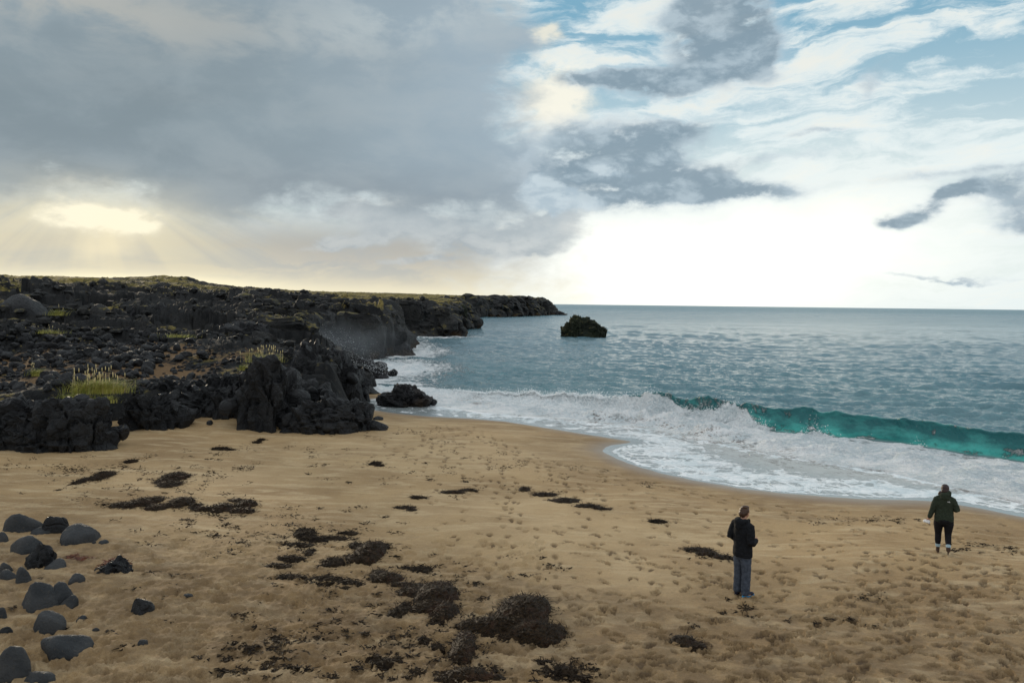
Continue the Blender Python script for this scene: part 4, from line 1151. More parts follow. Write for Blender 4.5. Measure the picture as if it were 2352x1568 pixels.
# ------------------------------------------------------------------ stones half buried in the near sand, left
STONES = [  # u, v_base, width, height, label
    (42, 1222, 76, 44, 'rounded dark stone, upper left of the group, with a reddish streak', .6),
    (118, 1224, 66, 50, 'pointed dark stone with a pale ridge, top of the stone group', .45),
    (174, 1248, 88, 36, 'long smooth grey stone lying flat, farthest right of the upper stones', .9),
    (95, 1226, 50, 18, 'low stone wedged in front of the pointed stone', .8),
    (52, 1272, 72, 36, 'flat topped grey stone behind the rough black lump', .8),
    (82, 1302, 60, 52, 'rough black lumpy stone in the middle of the stone group', .0),
    (122, 1307, 50, 22, 'thin grey slab of stone beside the rough black lump', .7),
    (52, 1338, 32, 36, 'small upright egg shaped stone near the left edge', 1.),
    (12, 1334, 46, 22, 'low dark stone at the left edge beside the upright stone', .8),
    (10, 1316, 26, 26, 'small round stone at the left edge above the low dark one', .8),
    (170, 1338, 34, 18, 'small flat grey stone right of the upright stone', .7),
    (72, 1398, 84, 56, 'largest smooth grey stone, domed, in the lower left', .9),
    (126, 1386, 62, 42, 'rounded bluish grey stone behind the largest domed stone', .9),
    (156, 1392, 40, 22, 'low wedge of grey stone right of the domed pair', .6),
    (109, 1448, 64, 38, 'smooth pale grey oval stone below the domed pair', 1.),
    (134, 1502, 104, 44, 'broad flat grey slab with a pointed end, lower left', .6),
    (16, 1556, 72, 64, 'big dark rounded stone in the bottom left corner', .7),
    (80, 1572, 64, 24, 'bluish stone at the bottom edge beside the corner stone', .8),
    (257, 1316, 88, 38, 'dark rough stone capped with rusty red seaweed', .1),
    (320, 1408, 54, 44, 'round black stone standing alone on the open sand', .5),
    (326, 1482, 24, 14, 'small smooth greenish pebble stone alone on the sand', 1.),
    (235, 1250, 22, 10, 'small dark stone right of the long smooth stone', .8),
    (10, 1458, 26, 16, 'small dark stone on the left edge, level with the oval stone', .5),
    (3, 1418, 16, 22, 'grey stone cut by the left edge of the picture', .8),
    (184, 1424, 20, 9, 'tiny dark stone right of the domed pair', .7),
    (218, 1448, 16, 9, 'tiny grey stone half sunk near the oval stone', .7),
    (214, 1248, 10, 6, 'very small stone touching the long smooth stone', .7),
    (430, 1368, 22, 5, 'flat sliver of dark stone on the trampled sand', .6),
    (1, 1246, 24, 22, 'dark stone at the left edge below the top stones', .7),
]


def stones():
    for i, (u, v, w, h, lab, worn) in enumerate(STONES):
        rs = np.random.RandomState(200 + i); p = on_sand(u, v); s = np.linalg.norm(p - (0, 0, HC)) / FP
        hw = w * s / 2 * .95
        hh = h * s * 0.92
        V, F = chisel(4 if w > 30 else 3, (1, 1, 1), rs, 12 if worn > .4 else 18, rough=.05 if worn > .3 else .16, worn=max(worn * .75, .12))
        V = V / np.abs(V).max(0)
        if 'egg' in lab: V[:, 0] *= 1
        dep = hw * rs.uniform(.75, 1.0)
        V = V * (hw, dep, hh * 1.15)
        if worn < .2: V = craggy(V, hw * .5, hw * .10, i)
        me = mesh_np('stone', V, F, M_STONE if worn > .55 else M_ROCK)
        if worn < .6:
            try: me.set_sharp_from_angle(angle=R(40))
            except Exception: pass
        o = link('stone', me, loc=(p[0], p[1] + dep * 0.55, p[2] - hh * 0.20)); o.rotation_euler = (0, rs.uniform(-.15, .15), 0)
        tag(o, lab, 'stone', 'stones half buried in the near sand')


stones()
# few rocks beyond the glossy hump
for u, v, w, h, lab in ((868, 964, 26, 8, 'small dark rock beyond the glossy hump, nearer the water'), (880, 982, 30, 10, 'low rock touching the right foot of the glossy hump'), (740, 998, 18, 6, 'little dark stone on the sand in front of the glossy hump'),
                        (442, 962, 30, 26, 'rough boulder between the broken outcrop and the tall one'), (500, 955, 40, 18, 'flat dark boulder at the left foot of the tallest outcrop'), (480, 975, 20, 10, 'small rock on the sand bank below the broken outcrop'),
                        (515, 955, 26, 22, 'upright block left of the tallest outcrop')):
    p = on_sand(u, v); s = p[1] / FP; rs = np.random.RandomState(int(u))
    V, F = chisel(4, (w * s / 2, w * s / 2.4, h * s), rs, 12, rough=.08)
    o = link('rock', mesh_np('rock', V, F, M_ROCK), loc=(p[0], p[1] + w * s / 4, p[2])); tag(o, lab, 'rock')


# ------------------------------------------------------------------ seaweed
def ribbons(C, N, L, Wd, rs, lift=0.5, seg=3):
    """curled flat strands: C points, N up directions"""
    n = len(C); a = rs.uniform(0, 6.28, n); D = np.stack([np.cos(a), np.sin(a), rs.uniform(-.1, lift, n)], 1)
    side = np.stack([-np.sin(a), np.cos(a), rs.uniform(-.6, .6, n)], 1)
    P = C.copy(); Vs = []
    l = L * rs.uniform(.5, 1.3, n); w = Wd * rs.uniform(.6, 1.4, n)
    for k in range(seg + 1):
        t = k / seg; ww = (w * (1 - 0.75 * t * t))[:, None]
        Vs += [P - side * ww * .5, P + side * ww * .5]
        P = P + D * (l / seg)[:, None]; D = D + rs.normal(size=(n, 3)) * (.35, .35, .15) + (0, 0, -0.30 * lift / seg * 2)
    V = np.stack(Vs, 1).reshape(-1, 3); m_ = 2 * (seg + 1)
    f = np.array([(2 * k, 2 * k + 1, 2 * k + 3, 2 * k + 2) for k in range(seg)])
    F = (f[None] + (np.arange(n) * m_)[:, None, None]).reshape(-1, 4)
    return V, F


def tri(F): return np.vstack([F[:, :3], F[:, [0, 2, 3]]])


def seaweed(label, blobs, mat, seed, h=1.0, dens=1.0):
    """blobs: (u, v, ru, rv, height_m) ellipses on the sand"""
    rs = np.random.RandomState(seed); ctr = []
    for (u, v, ru, rv, hz) in blobs:
        p = on_sand(u, v); q = on_sand(u + ru, v); t = on_sand(u, v + rv)
        ctr.append((p[0], p[1], abs(q[0] - p[0]), max(abs(t[1] - p[1]), abs(q[0] - p[0]) * .35), hz * h))
    c = np.array(ctr)
    x0 = (c[:, 0] - c[:, 2] * 1.4).min(); x1 = (c[:, 0] + c[:, 2] * 1.4).max(); y0 = (c[:, 1] - c[:, 3] * 1.4).min(); y1 = (c[:, 1] + c[:, 3] * 1.4).max()
    st = max(0.028, math.sqrt((x1 - x0) * (y1 - y0) / 22000)); nx = int((x1 - x0) / st) + 2; ny = int((y1 - y0) / st) + 2
    X, Y = np.meshgrid(np.linspace(x0, x1, nx), np.linspace(y0, y1, ny)); x, y = X.ravel(), Y.ravel(); P = to3(x, y)
    H = np.full(x.shape, -1.0); hm = np.zeros_like(x)
    en = 0.40 * fbm(P, 1.6, 4, .6, seed % 13) + 0.22 * fbm(P, 7, 3, .6, 3.3)
    for cx, cy, rx, ry, hz in ctr:
        d = np.sqrt(((x - cx) / rx) ** 2 + ((y - cy) / ry) ** 2)
        k = 1 - (d + en) ** 1.0
        hh = hz * np.sign(k) * np.sqrt(np.abs(k))
        H = np.maximum(H, np.where(k > 0, hh * (0.75 + .5 * np.clip(en + .3, 0, 1)), -0.06 * np.clip(-k * 4, 0, 1)))
    H = H + np.where(H > 0, 1, 0) * (0.03 * fbm(P, 9, 3, .6, 7.7) + .02 * gnoise(P * 22))
    zb = sand_base(x, y); Z = zb + H
    F = grid_faces(ny, nx); keep = (H[F] > -0.03).any(1); F = F[keep]
    used = np.unique(F); rem = np.full(len(x), -1); rem[used] = np.arange(len(used))
    V = np.stack([x, y, Z], 1)[used]; F = tri(rem[F])
    ok = np.where(H > 0.004)[0]
    area = len(ok) * st * st; n = int(min(5200, max(60, area * 900 * dens)))
    pick = ok[rs.randint(len(ok), size=n)]
    C = np.stack([x[pick] + rs.normal(size=n) * .015, y[pick] + rs.normal(size=n) * .015, Z[pick] + 0.002], 1)
    rv_, rf_ = ribbons(C, None, 0.11, 0.014, rs, 0.55)
    edge = np.where((H > -0.02) & (H < 0.02))[0]
    parts = [(V, F), (rv_, tri(rf_))]
    if len(edge):
        m2 = n // 3; pick = edge[rs.randint(len(edge), size=m2)]
        C = np.stack([x[pick] + rs.normal(size=m2) * .08, y[pick] + rs.normal(size=m2) * .08, zb[pick] + 0.012], 1)
        ev, ef = ribbons(C, None, 0.09, 0.016, rs, 0.15); parts.append((ev, tri(ef)))
    V, F = merge(parts)
    base = np.array([c[0, 0], c[0, 1], sand_base(c[0, 0], c[0, 1])[0]])
    o = link('seaweed_clump', mesh_np('seaweed_clump', V - base, F, mat), loc=tuple(base)); tag(o, label, 'seaweed'); return o


seaweed('largest heap of brown seaweed, a broad peaked mound in the near middle', [(1205, 1412, 62, 40, .34), (1150, 1440, 85, 18, .2), (1225, 1455, 70, 22, .24), (1080, 1440, 40, 10, .12), (1275, 1450, 28, 14, .12), (1255, 1474, 28, 8, .12), (1240, 1400, 25, 25, .25)], M_WEED, 301)
seaweed('tall narrow seaweed heap just below left of the largest heap', [(1066, 1490, 28, 36, .2), (1070, 1465, 22, 14, .12), (1050, 1505, 18, 10, .1)], M_WEED, 302)
seaweed('seaweed lying along the bottom edge under the narrow heap', [(1070, 1552, 62, 14, .14), (1110, 1556, 50, 9, .08), (1030, 1562, 40, 9, .08)], M_WEED, 303)
seaweed('long ragged seaweed heap with a rounded right end, left of the largest heap', [(1000, 1372, 50, 30, .25), (1020, 1405, 32, 22, .16), (960, 1360, 50, 16, .12), (985, 1395, 42, 14, .14), (955, 1400, 20, 9, .06)], M_WEED, 304)
seaweed('low seaweed ridge joining the upper mound and the ragged heap', [(890, 1328, 40, 12, .13), (870, 1322, 22, 10, .1), (925, 1345, 32, 7, .08)], M_WEED, 305)
seaweed('domed brown seaweed mound standing out on the pale sand', [(850, 1272, 38, 24, .26), (818, 1284, 26, 10, .12), (868, 1262, 20, 14, .2)], M_WEED, 306)
seaweed('small dark seaweed tuft left of the domed mound', [(768, 1292, 26, 10, .1), (745, 1300, 18, 5, .05)], M_WEEDD, 307)
seaweed('little dark seaweed ball above the domed mound', [(815, 1254, 15, 8, .08)], M_WEEDD, 308)
seaweed('long thin strand of seaweed reaching right, above the domed mound', [(760, 1237, 42, 5, .06), (720, 1240, 40, 7, .07), (700, 1228, 30, 9, .08)], M_WEEDD, 309)
seaweed('short strip of seaweed beyond the long thin strand', [(800, 1225, 24, 4, .05)], M_WEEDD, 310)
seaweed('small seaweed patch left of the short strip', [(700, 1218, 22, 5, .05)], M_WEEDD, 340)
seaweed('curved seaweed trail bending down below the long thin strand', [(690, 1253, 36, 6, .06), (712, 1270, 14, 10, .06), (672, 1284, 42, 7, .06), (640, 1300, 30, 6, .05)], M_WEEDD, 311)
seaweed('dark scattered seaweed patch right of the domed mound', [(968, 1310, 30, 9, .06), (930, 1306, 22, 5, .04)], M_WEEDD, 312)
seaweed('dark seaweed smear across the sand below left of the low ridge', [(745, 1330, 44, 8, .05), (790, 1338, 38, 7, .05), (720, 1340, 20, 5, .04)], M_WEEDD, 313)
seaweed('flat dark seaweed patch left of the seaweed smear', [(665, 1325, 34, 6, .05)], M_WEEDD, 314)
seaweed('small seaweed patch between the ragged heap and its left side trail', [(915, 1408, 26, 12, .07), (930, 1395, 18, 10, .06)], M_WEEDD, 315)
seaweed('small seaweed cap right of the domed mound on clean sand', [(885, 1253, 0 + 14, 4, .05)], M_WEEDD, 316)
seaweed('row of seaweed mounds in the left middle of the beach', [(330, 1155, 28, 10, .14), (295, 1161, 42, 7, .09), (355, 1150, 22, 8, .12), (360, 1166, 26, 7, .1), (395, 1162, 26, 5, .08), (418, 1154, 30, 10, .14)], M_WEED, 320)
seaweed('right hand row of seaweed mounds next to clean pale sand', [(510, 1168, 28, 10, .13), (470, 1170, 34, 6, .09), (555, 1174, 34, 6, .1), (450, 1163, 16, 6, .07)], M_WEED, 321)
seaweed('small peaked seaweed mound just beyond the right hand row', [(566, 1160, 24, 9, .15), (545, 1150, 24, 4, .06)], M_WEED, 322)
seaweed('seaweed mound on a gritty patch in the upper left of the beach', [(402, 1097, 30, 10, .17), (390, 1112, 28, 8, .1), (370, 1105, 16, 6, .07)], M_WEED, 323)
seaweed('seaweed mound with a trailing left end, highest on the left sand', [(236, 1094, 20, 9, .17), (215, 1100, 26, 4, .08), (184, 1107, 11, 7, .09)], M_WEED, 324)
seaweed('tiny seaweed bump by the top of the left sand', [(300, 1060, 17, 3.5, .07)], M_WEEDD, 325)
seaweed('lone dark strip of seaweed on the open sand below the headland', [(862, 1065, 14, 4, .08), (872, 1069, 12, 2, .04)], M_WEEDD, 326)
seaweed('thin line of seaweed lying across the pale middle sand', [(1040, 1131, 32, 3.2, .06), (1075, 1126, 22, 2.5, .05)], M_WEED, 327)
seaweed('long narrow diagonal trail of seaweed pointing at the standing man', [(1205, 1124, 14, 5, .07), (1250, 1136, 28, 4, .05), (1300, 1150, 32, 5, .06), (1350, 1162, 30, 4.5, .05), (1385, 1168, 22, 3, .04)], M_WEED, 328)
seaweed('short seaweed stroke left of the thin line', [(962, 1143, 20, 3, .05)], M_WEEDD, 329)
seaweed('second short seaweed stroke slanting down below the first', [(930, 1166, 26, 3, .05), (945, 1171, 12, 3, .05)], M_WEED, 330)
seaweed('dark ragged seaweed wedge against the broken ledge behind the standing man', [(1600, 1262, 32, 4, .05), (1625, 1272, 26, 5, .06), (1660, 1280, 28, 5, .06), (1685, 1283, 14, 4, .05)], M_WEED, 331)
seaweed('kicked up brown pile of weed and sand on the trampled sand near the bottom', [(1572, 1470, 28, 10, .08), (1598, 1482, 22, 8, .06)], M_WEED, 332, dens=.6)
seaweed('small dark seaweed patch beyond the man, left of his head', [(1510, 1198, 22, 4, .05)], M_WEEDD, 333)
seaweed('seaweed smear on the bottom edge right of the heaps', [(1290, 1540, 40, 16, .05), (1250, 1520, 22, 5, .04), (1330, 1556, 30, 8, .04)], M_WEEDD, 334)
seaweed('dark low seaweed drift on gritty sand near the bottom centre left', [(890, 1520, 36, 9, .05), (860, 1508, 20, 6, .04)], M_WEEDD, 335)
seaweed('dark seaweed drift above the bottom drift', [(1000, 1488, 20, 8, .06), (975, 1470, 18, 6, .05)], M_WEEDD, 336)
seaweed('seaweed tuft beside the glossy hump of rock on the near sand', [(590, 1016, 12, 3, .05), (600, 1010, 10, 3, .05)], M_WEEDD, 337)
seaweed('thin seaweed strip on the sand below the broken outcrop', [(505, 1031, 22, 3, .05), (530, 1033, 14, 2, .03)], M_WEEDD, 338)
seaweed('reddish seaweed lying on the sand left of the capped stone', [(190, 1283, 28, 4, .03), (165, 1279, 12, 4, .03)], M_WEEDR, 339)


def cap():   # rusty weed over the stone
    p = on_sand(262, 1302); rs = np.random.RandomState(8); n = 500
    s = p[1] / FP
    a = rs.normal(size=(n, 2)) * (22 * s * .75, .07)
    C = np.stack([p[0] + a[:, 0], p[1] + a[:, 1] + .05, p[2] + 14 * s - 1.2 * (a[:, 0]) ** 2], 1)
    V, F = ribbons(C, None, .08, .02, rs, .5)
    tag(link('seaweed_clump', mesh_np('seaweed_clump', V - p, F, M_WEEDR), loc=tuple(p)), 'rusty red seaweed lying on top of the dark rough stone', 'seaweed')


cap()


def scatter_weed():
    rs = np.random.RandomState(91); pts = []
    zones = [(850, 1400, 260, 90, 1500), (820, 1510, 330, 50, 1300), (700, 1240, 230, 40, 600), (340, 1115, 230, 45, 900), (180, 1090, 200, 45, 350), (560, 1060, 250, 40, 500), (640, 1200, 260, 40, 500),
             (1000, 1080, 200, 45, 350), (1250, 1120, 260, 50, 300), (1100, 1300, 200, 30, 250), (900, 1000, 160, 18, 250), (470, 1200, 240, 50, 450), (1650, 1275, 90, 12, 120), (2000, 1195, 150, 9, 250), (2260, 1260, 90, 12, 200), (1850, 1400, 260, 40, 240), (300, 1400, 280, 130, 350), (1300, 1540, 90, 25, 260)]
    for u, v, su, sv, n in zones:
        k = max(6, n // 14); cu = u + rs.uniform(-1, 1, k) * su; cv = v + rs.uniform(-1, 1, k) * sv
        for a, b in zip(cu, cv):
            m_ = rs.randint(5, 26); w = rs.uniform(4, 14)
            for _ in range(m_): pts.append((a + rs.normal() * w, b + rs.normal() * w * .28))
    pts = np.array(pts); pts = pts[(pts[:, 1] > 965) & (pts[:, 1] < 1640)]
    # vectorised drop onto the sand
    d = _F[None] * FP + _R[None] * (pts[:, :1] - 1176) + _U[None] * (784 - pts[:, 1:2])
    z = np.full(len(pts), .6)
    for _ in range(8):
        t = (z - HC) / d[:, 2]; x = d[:, 0] * t; y = d[:, 1] * t; z = .5 * z + .5 * sand_base(x, y)
    ok = shore_d(x, y) > 1.2; C = np.stack([x, y, z + .015], 1)[ok]
    V, F = ribbons(C, None, .085, .026, rs, .22)
    tag(link('seaweed_scraps', mesh_np('seaweed_scraps', V, F, M_WEEDD)), kind='stuff', label='scraps of dark seaweed strewn over the sand')


scatter_weed()


# ------------------------------------------------------------------ grass
def land_pt(u, v, y0=30, y1=120):
    Ys = np.linspace(y0, y1, 300); d = ray(u, v); q = np.array([0, 0, HC])[None] + d[None] * (Ys / d[1])[:, None]
    hz = land_at(q[:, 0], q[:, 1]); k = np.where(q[:, 2] < hz)[0]
    i = k[0] if len(k) else 150
    return np.array([q[i][0], q[i][1], max(hz[i], -5)])


def grass(label, u, v, Y, wpx, hpx, n, seed, stalks=0, zfix=None):
    rs = np.random.RandomState(seed); s = Y / FP; W_ = wpx * s / 2; H_ = hpx * s
    p = at_y(u, v, Y)
    if zfix: p = land_pt(u, v) + (0, 0, .02); s = p[1] / FP; W_ = wpx * s / 2; H_ = hpx * s
    a = np.stack([rs.normal(size=n) * W_ * .45, rs.normal(size=n) * W_ * .25, np.zeros(n)], 1)
    def blades(a, h, w, bend, seg=4):
        m_ = len(a); th = rs.uniform(0, 6.28, m_); out = np.stack([np.cos(th), np.sin(th), np.zeros(m_)], 1)
        out[:, 0] += 0.35
        sd = np.stack([-np.sin(th), np.cos(th), np.zeros(m_)], 1); hh = h * rs.uniform(.55, 1.15, m_); Vs = []
        for k in range(seg + 1):
            t = k / seg; c = a + np.array([0, 0, 1]) * (hh * (t - .35 * bend * t * t))[:, None] + out * (hh * bend * t * t)[:, None]
            ww = (w * (1 - t * .9)) * np.ones(m_); Vs += [c - sd * ww[:, None] / 2, c + sd * ww[:, None] / 2]
        V = np.stack(Vs, 1).reshape(-1, 3); q = 2 * (seg + 1)
        f = np.array([(2 * k, 2 * k + 1, 2 * k + 3, 2 * k + 2) for k in range(seg)])
        return V, (f[None] + (np.arange(m_) * q)[:, None, None]).reshape(-1, 4)
    root = bpy.data.objects.new('grass_tuft', None); COL.objects.link(root); root.location = tuple(p); root.empty_display_size = .2
    tag(root, label, 'grass')
    V, F = blades(a, H_ * .85, .014, .85); link('blades', mesh_np('blades', V, F, M_GRASS), root)['kind'] = 'stuff'
    if stalks:
        b = np.stack([rs.normal(size=stalks) * W_ * .55, rs.normal(size=stalks) * W_ * .25, np.zeros(stalks)], 1)
        V, F = blades(b, H_ * 1.15, .02, .10); link('dry_stems', mesh_np('dry_stems', V, F, M_STRAW), root)['kind'] = 'stuff'
        # seed heads
        tip = V.reshape(stalks, -1, 3)[:, -1]; D, Fi = ico(1); L = H_ * .12
        VV = (D[None] * (0.018, 0.018, L) + tip[:, None]).reshape(-1, 3); FF = (Fi[None] + (np.arange(stalks) * len(D))[:, None, None]).reshape(-1, 3)
        link('seed_heads', mesh_np('seed_heads', VV, FF, M_STRAW), root)['kind'] = 'stuff'
    return root


grass('large green dune grass tuft with straw coloured seed heads on top of the left ledge', 225, 902, 32.6, 130, 48, 1500, 1, 46)
grass('small green grass patch spilling down the gap between the two left rocks', 240, 925, 31.8, 50, 26, 350, 2)
grass('short yellow green grass along the rim of the left ledge', 170, 916, 32, 90, 20, 450, 3)
grass('yellow green grass with reddish stems on the crest of the tallest outcrop', 605, 832, 37.6, 80, 30, 600, 4, 30)
grass('small bright yellow grass tuft on the left shoulder of the tallest outcrop', 560, 850, 37.0, 30, 20, 260, 5)
grass('small green grass tuft among the loose boulders', 82, 864, 40, 36, 26, 260, 6, 4, zfix=1)
grass('faint grass tuft by the big smooth mound on the left', 130, 728, 68, 46, 24, 300, 8, 3, zfix=1)
grass('thin dry grass on the flat strip above the loose boulders, left', 90, 770, 58, 120, 14, 500, 9, 14, zfix=1)
grass('thin dry grass on the flat strip above the loose boulders, right', 400, 778, 58, 120, 12, 450, 10, 6, zfix=1)

# smooth dark mound far left, pointed crag, jagged knoll on the skyline
def knoll(name, label, u, v, w, h, Y, seed, mat=M_ROCK, dep=.7, smooth=False):
    rs = np.random.RandomState(seed); p = at_y(u, v, Y); s = Y / FP
    V, F = chisel(5 if name == 'lava_ridge' else 4, (1, 1, 1), rs, 12, worn=.8 if smooth else 0, rough=.04 if smooth else .10); V = V / np.abs(V).max(0)
    if mat is not M_ROCK: V = np.sign(V) * np.abs(V) ** 0.45
    V = V * (w * s / 2, w * s / 2 * dep, h * s) + p
    parts = [(V if smooth else craggy(V, .12 * w * s, .03 * w * s, seed), F)]
    if not smooth:
        for i in range(6):
            k = rs.uniform(.25, .5); V, F = chisel(4, (1, 1, 1), rs, 12); V = V / np.abs(V).max(0)
            V = V * (w * s / 2 * k, w * s / 2 * k, h * s * rs.uniform(.45, .8)) + p + (rs.uniform(-.5, .5) * w * s * .8, rs.uniform(-.3, .3) * w * s * .5, 0); parts.append((craggy(V, .10 * w * s, .03 * w * s, seed), F))
    V, F = merge(parts); me = mesh_np(name, V - p, F, mat)
    if not smooth:
        try: me.set_sharp_from_angle(angle=R(40))
        except Exception: pass
    tag(link(name, me, loc=tuple(p)), label, 'rock outcrop')


knoll('rock_mound', 'big smooth dark rock mound at the far left', 52, 752, 170, 78, 68, 71, M_ROCK, .8, True)
knoll('rock_crag', 'pointed black crag rising in the middle of the lava field', 350, 742, 110, 48, 72, 72)
knoll('rock_crag', 'jagged black knoll on the skyline left of the plateau', 625, 690, 110, 28, 150, 73)
knoll('rock_crag', 'ragged black crag above the near cliff, behind the tall outcrop', 560, 775, 120, 42, 58, 74)
knoll('rock_crag', 'square topped crag on the plateau behind the near cliff', 930, 716, 95, 29, 125, 75, M_CLIFF)
knoll('rock_crag', 'dark blocky crag of the near headland facing the sea', 830, 775, 110, 60, 84, 76, M_CLIFF)
knoll('rock_crag', 'rough lava shelf left of the near cliff', 660, 790, 150, 66, 66, 77, M_CLIFF)
knoll('rock_crag', 'low lava crag behind the loose boulders', 450, 830, 120, 40, 48, 78)
knoll('headland_bluff', 'blunt dark bluff at the very end of the farthest headland', 1228, 724, 72, 36, 446, 80, M_CLIFF, .8)
knoll('headland_bluff', 'steep seaward face of the nearest cliff', 862, 822, 84, 102, 90, 84, M_CLIFF, .7)
knoll('headland_bluff', 'steep inner face of the nearest cliff behind the drifting spray', 785, 832, 110, 98, 84, 85, M_CLIFF, .5)
knoll('lava_ridge', 'long dark lava ridge behind the grassy strip at the far left', 150, 764, 320, 62, 73, 91, M_CLIFF, .3)
knoll('lava_ridge', 'stepped lava ridge rising towards the nearest cliff', 630, 770, 230, 58, 82, 93, M_CLIFF, .3)
knoll('rock_crag', 'mossy knob at the back of the middle headland', 1048, 735, 50, 38, 185, 79, M_STACK)


# ------------------------------------------------------------------ people
def tube(pts, rad, n=14, flatk=None):
    """closed tube through pts with radii (rx, ry) or r; rings perpendicular to the path"""
    pts = [Vector(p) for p in pts]; V = []; F = []
    up = None
    for i, p in enumerate(pts):
        t = (pts[min(i + 1, len(pts) - 1)] - pts[max(i - 1, 0)]).normalized()
        if up is None: up = Vector((0, 1, 0)) if abs(t.y) < .9 else Vector((1, 0, 0))
        sx = t.cross(up); sx.normalize(); sy = sx.cross(t); sy.normalize()
        r_ = rad[i] if isinstance(rad[i], tuple) else (rad[i], rad[i])
        for k in range(n):
            a = 2 * math.pi * k / n; V.append(p + sx * math.cos(a) * r_[0] + sy * math.sin(a) * r_[1])
    m_ = len(pts)
    for i in range(m_ - 1):
        for k in range(n):
            a = i * n + k; b = i * n + (k + 1) % n; F.append((a, b, b + n)); F.append((a, b + n, a + n))
    V.append(pts[0]); V.append(pts[-1]); c0, c1 = m_ * n, m_ * n + 1
    for k in range(n):
        F.append((c0, (k + 1) % n, k)); F.append((c1, (m_ - 1) * n + k, (m_ - 1) * n + (k + 1) % n))
    return np.array([v[:] for v in V]), np.array(F)


def ell(c, r, rot=0.0, sub=3):
    D, F = ico(sub); V = D * r
    if rot:
        cc, s = math.cos(rot), math.sin(rot); V = V @ np.array([[1, 0, 0], [0, cc, s], [0, -s, cc]])
    return V + np.array(c), F


def fuse(name, parts, mat, parent, vox=0.012, it=4, folds=0.0, fscale=6.0, mats=None, keep=1.0):
    V, F = merge(parts); me = mesh_np(name + '_raw', V, F)
    o = bpy.data.objects.new('tmp', me); COL.objects.link(o)
    r_ = o.modifiers.new('r', 'REMESH'); r_.mode = 'VOXEL'; r_.voxel_size = vox; r_.use_smooth_shade = True
    s_ = o.modifiers.new('s', 'SMOOTH'); s_.factor = .5; s_.iterations = it
    dg = bpy.context.evaluated_depsgraph_get(); ev = o.evaluated_get(dg); m2 = bpy.data.meshes.new_from_object(ev)
    bpy.data.objects.remove(o); bpy.data.meshes.remove(me)
    n = len(m2.vertices); co = np.empty(n * 3); m2.vertices.foreach_get('co', co); co = co.reshape(-1, 3)
    if folds:
        no = np.empty(n * 3); m2.vertices.foreach_get('normal', no); no = no.reshape(-1, 3)
        q = fbm(co * (1, 1, 1.9), fscale, 3, .5, 4.2, True); co = co + no * (q * folds)[:, None]
        m2.vertices.foreach_set('co', co.ravel()); m2.update()
    m2.name = name; m2.materials.clear(); m2.materials.append(mat)
    m2.polygons.foreach_set('use_smooth', np.ones(len(m2.polygons), bool))
    return link(name, m2, parent)


def hand(w, d, side, curl=.5):
    """palm and five bent fingers, from wrist point w along direction d"""
    w = np.array(w, float); d = np.array(d, float); d /= np.linalg.norm(d)
    s = np.cross(d, (0, 0, 1.0)); s = np.array((1., 0, 0)) if np.linalg.norm(s) < .2 else s / np.linalg.norm(s)
    n = np.cross(s, d); P = [tube([w - d * .03, w + d * .02, w + d * .085], [(.026, .022), (.034, .018), (.040, .015)], 10)]
    for i in range(4):
        b = w + d * .08 + s * (-.03 + .02 * i); L = (.062, .074, .078, .066)[i]
        p1 = b + d * L * .45 - n * curl * .01; p2 = p1 + d * L * .3 - n * curl * L * .35; p3 = p2 + d * L * .1 - n * curl * L * .4
        P.append(tube([b - d * .02, p1, p2, p3], [.0095, .009, .008, .006], 8))
    b = w + d * .02 + s * .03 * side
    P.append(tube([b, b + s * .03 * side + d * .03, b + s * .035 * side + d * .062 - n * curl * .01], [.012, .010, .007], 8))
    return P


def head_parts(c, r=(.076, .096, .115)):
    """skull with nose, brow, chin and ears; looks along +Y"""
    c = np.array(c); P = [ell(c, r), ell(c + (0, .035, -.055), (.055, .062, .062)), ell(c + (0, .098, -.012), (.012, .018, .022)), ell(c + (0, .078, .022), (.05, .022, .012)),
                          ell(c + (0, .088, -.055), (.022, .012, .008)), ell(c + (0, .078, -.092), (.022, .02, .016))]
    for s in (-1, 1): P += [ell(c + (s * .079, -.004, -.012), (.010, .020, .032)), ell(c + (s * .032, .082, .006), (.013, .010, .007))]
    return P


def cloth(name, c, c2=None, sc=25, rough=.9): return flat(name, c, rough, c2, sc, .004, .2)


M_SKIN = flat('skin', (0.42, 0.22, 0.15), .55, (0.50, 0.28, 0.19), 8)
M_JB = cloth('black jacket', (0.005, 0.006, 0.008), (0.010, 0.011, 0.014)); M_TG = cloth('grey trousers', (0.036, 0.045, 0.062), (0.064, 0.076, 0.100), 14)
M_HB = flat('brown hair', (0.030, 0.013, 0.007), .5, (0.070, 0.032, 0.015), 40, .004, .4); M_HD = flat('dark hair', (0.016, 0.007, 0.007), .5, (0.035, 0.014, 0.012), 40, .004, .4)
M_JG = cloth('dark green jacket', (0.019, 0.027, 0.018), (0.030, 0.040, 0.027)); M_LB = cloth('black leggings', (0.006, 0.006, 0.008), (0.010, 0.010, 0.013))
M_SH = flat('navy shoe', (0.012, 0.016, 0.035), .7); M_BL = flat('bright blue sole', (0.01, 0.25, 0.55), .5, (0.02, 0.3, 0.6)); M_WH = flat('white cloth', (0.7, 0.7, 0.7), .8, (.8, .8, .8))
M_SO = flat('pale blue sock', (0.25, 0.36, 0.42), .95, (0.36, 0.46, 0.5), 60); M_BO = flat('brown boot', (0.045, 0.026, 0.018), .8, (0.075, 0.045, 0.03), 20); M_EY = flat('dark eyes', (0.01, 0.01, 0.01), .2)


def person(u, v, hgt, rz, label):
    p = on_sand(u, v); r_ = bpy.data.objects.new('person', None); COL.objects.link(r_)
    r_.location = tuple(p); r_.rotation_euler = (0, 0, rz); k = hgt / 1.78; r_.scale = (k, k, k); r_.empty_display_size = .3
    tag(r_, label, 'person'); return r_


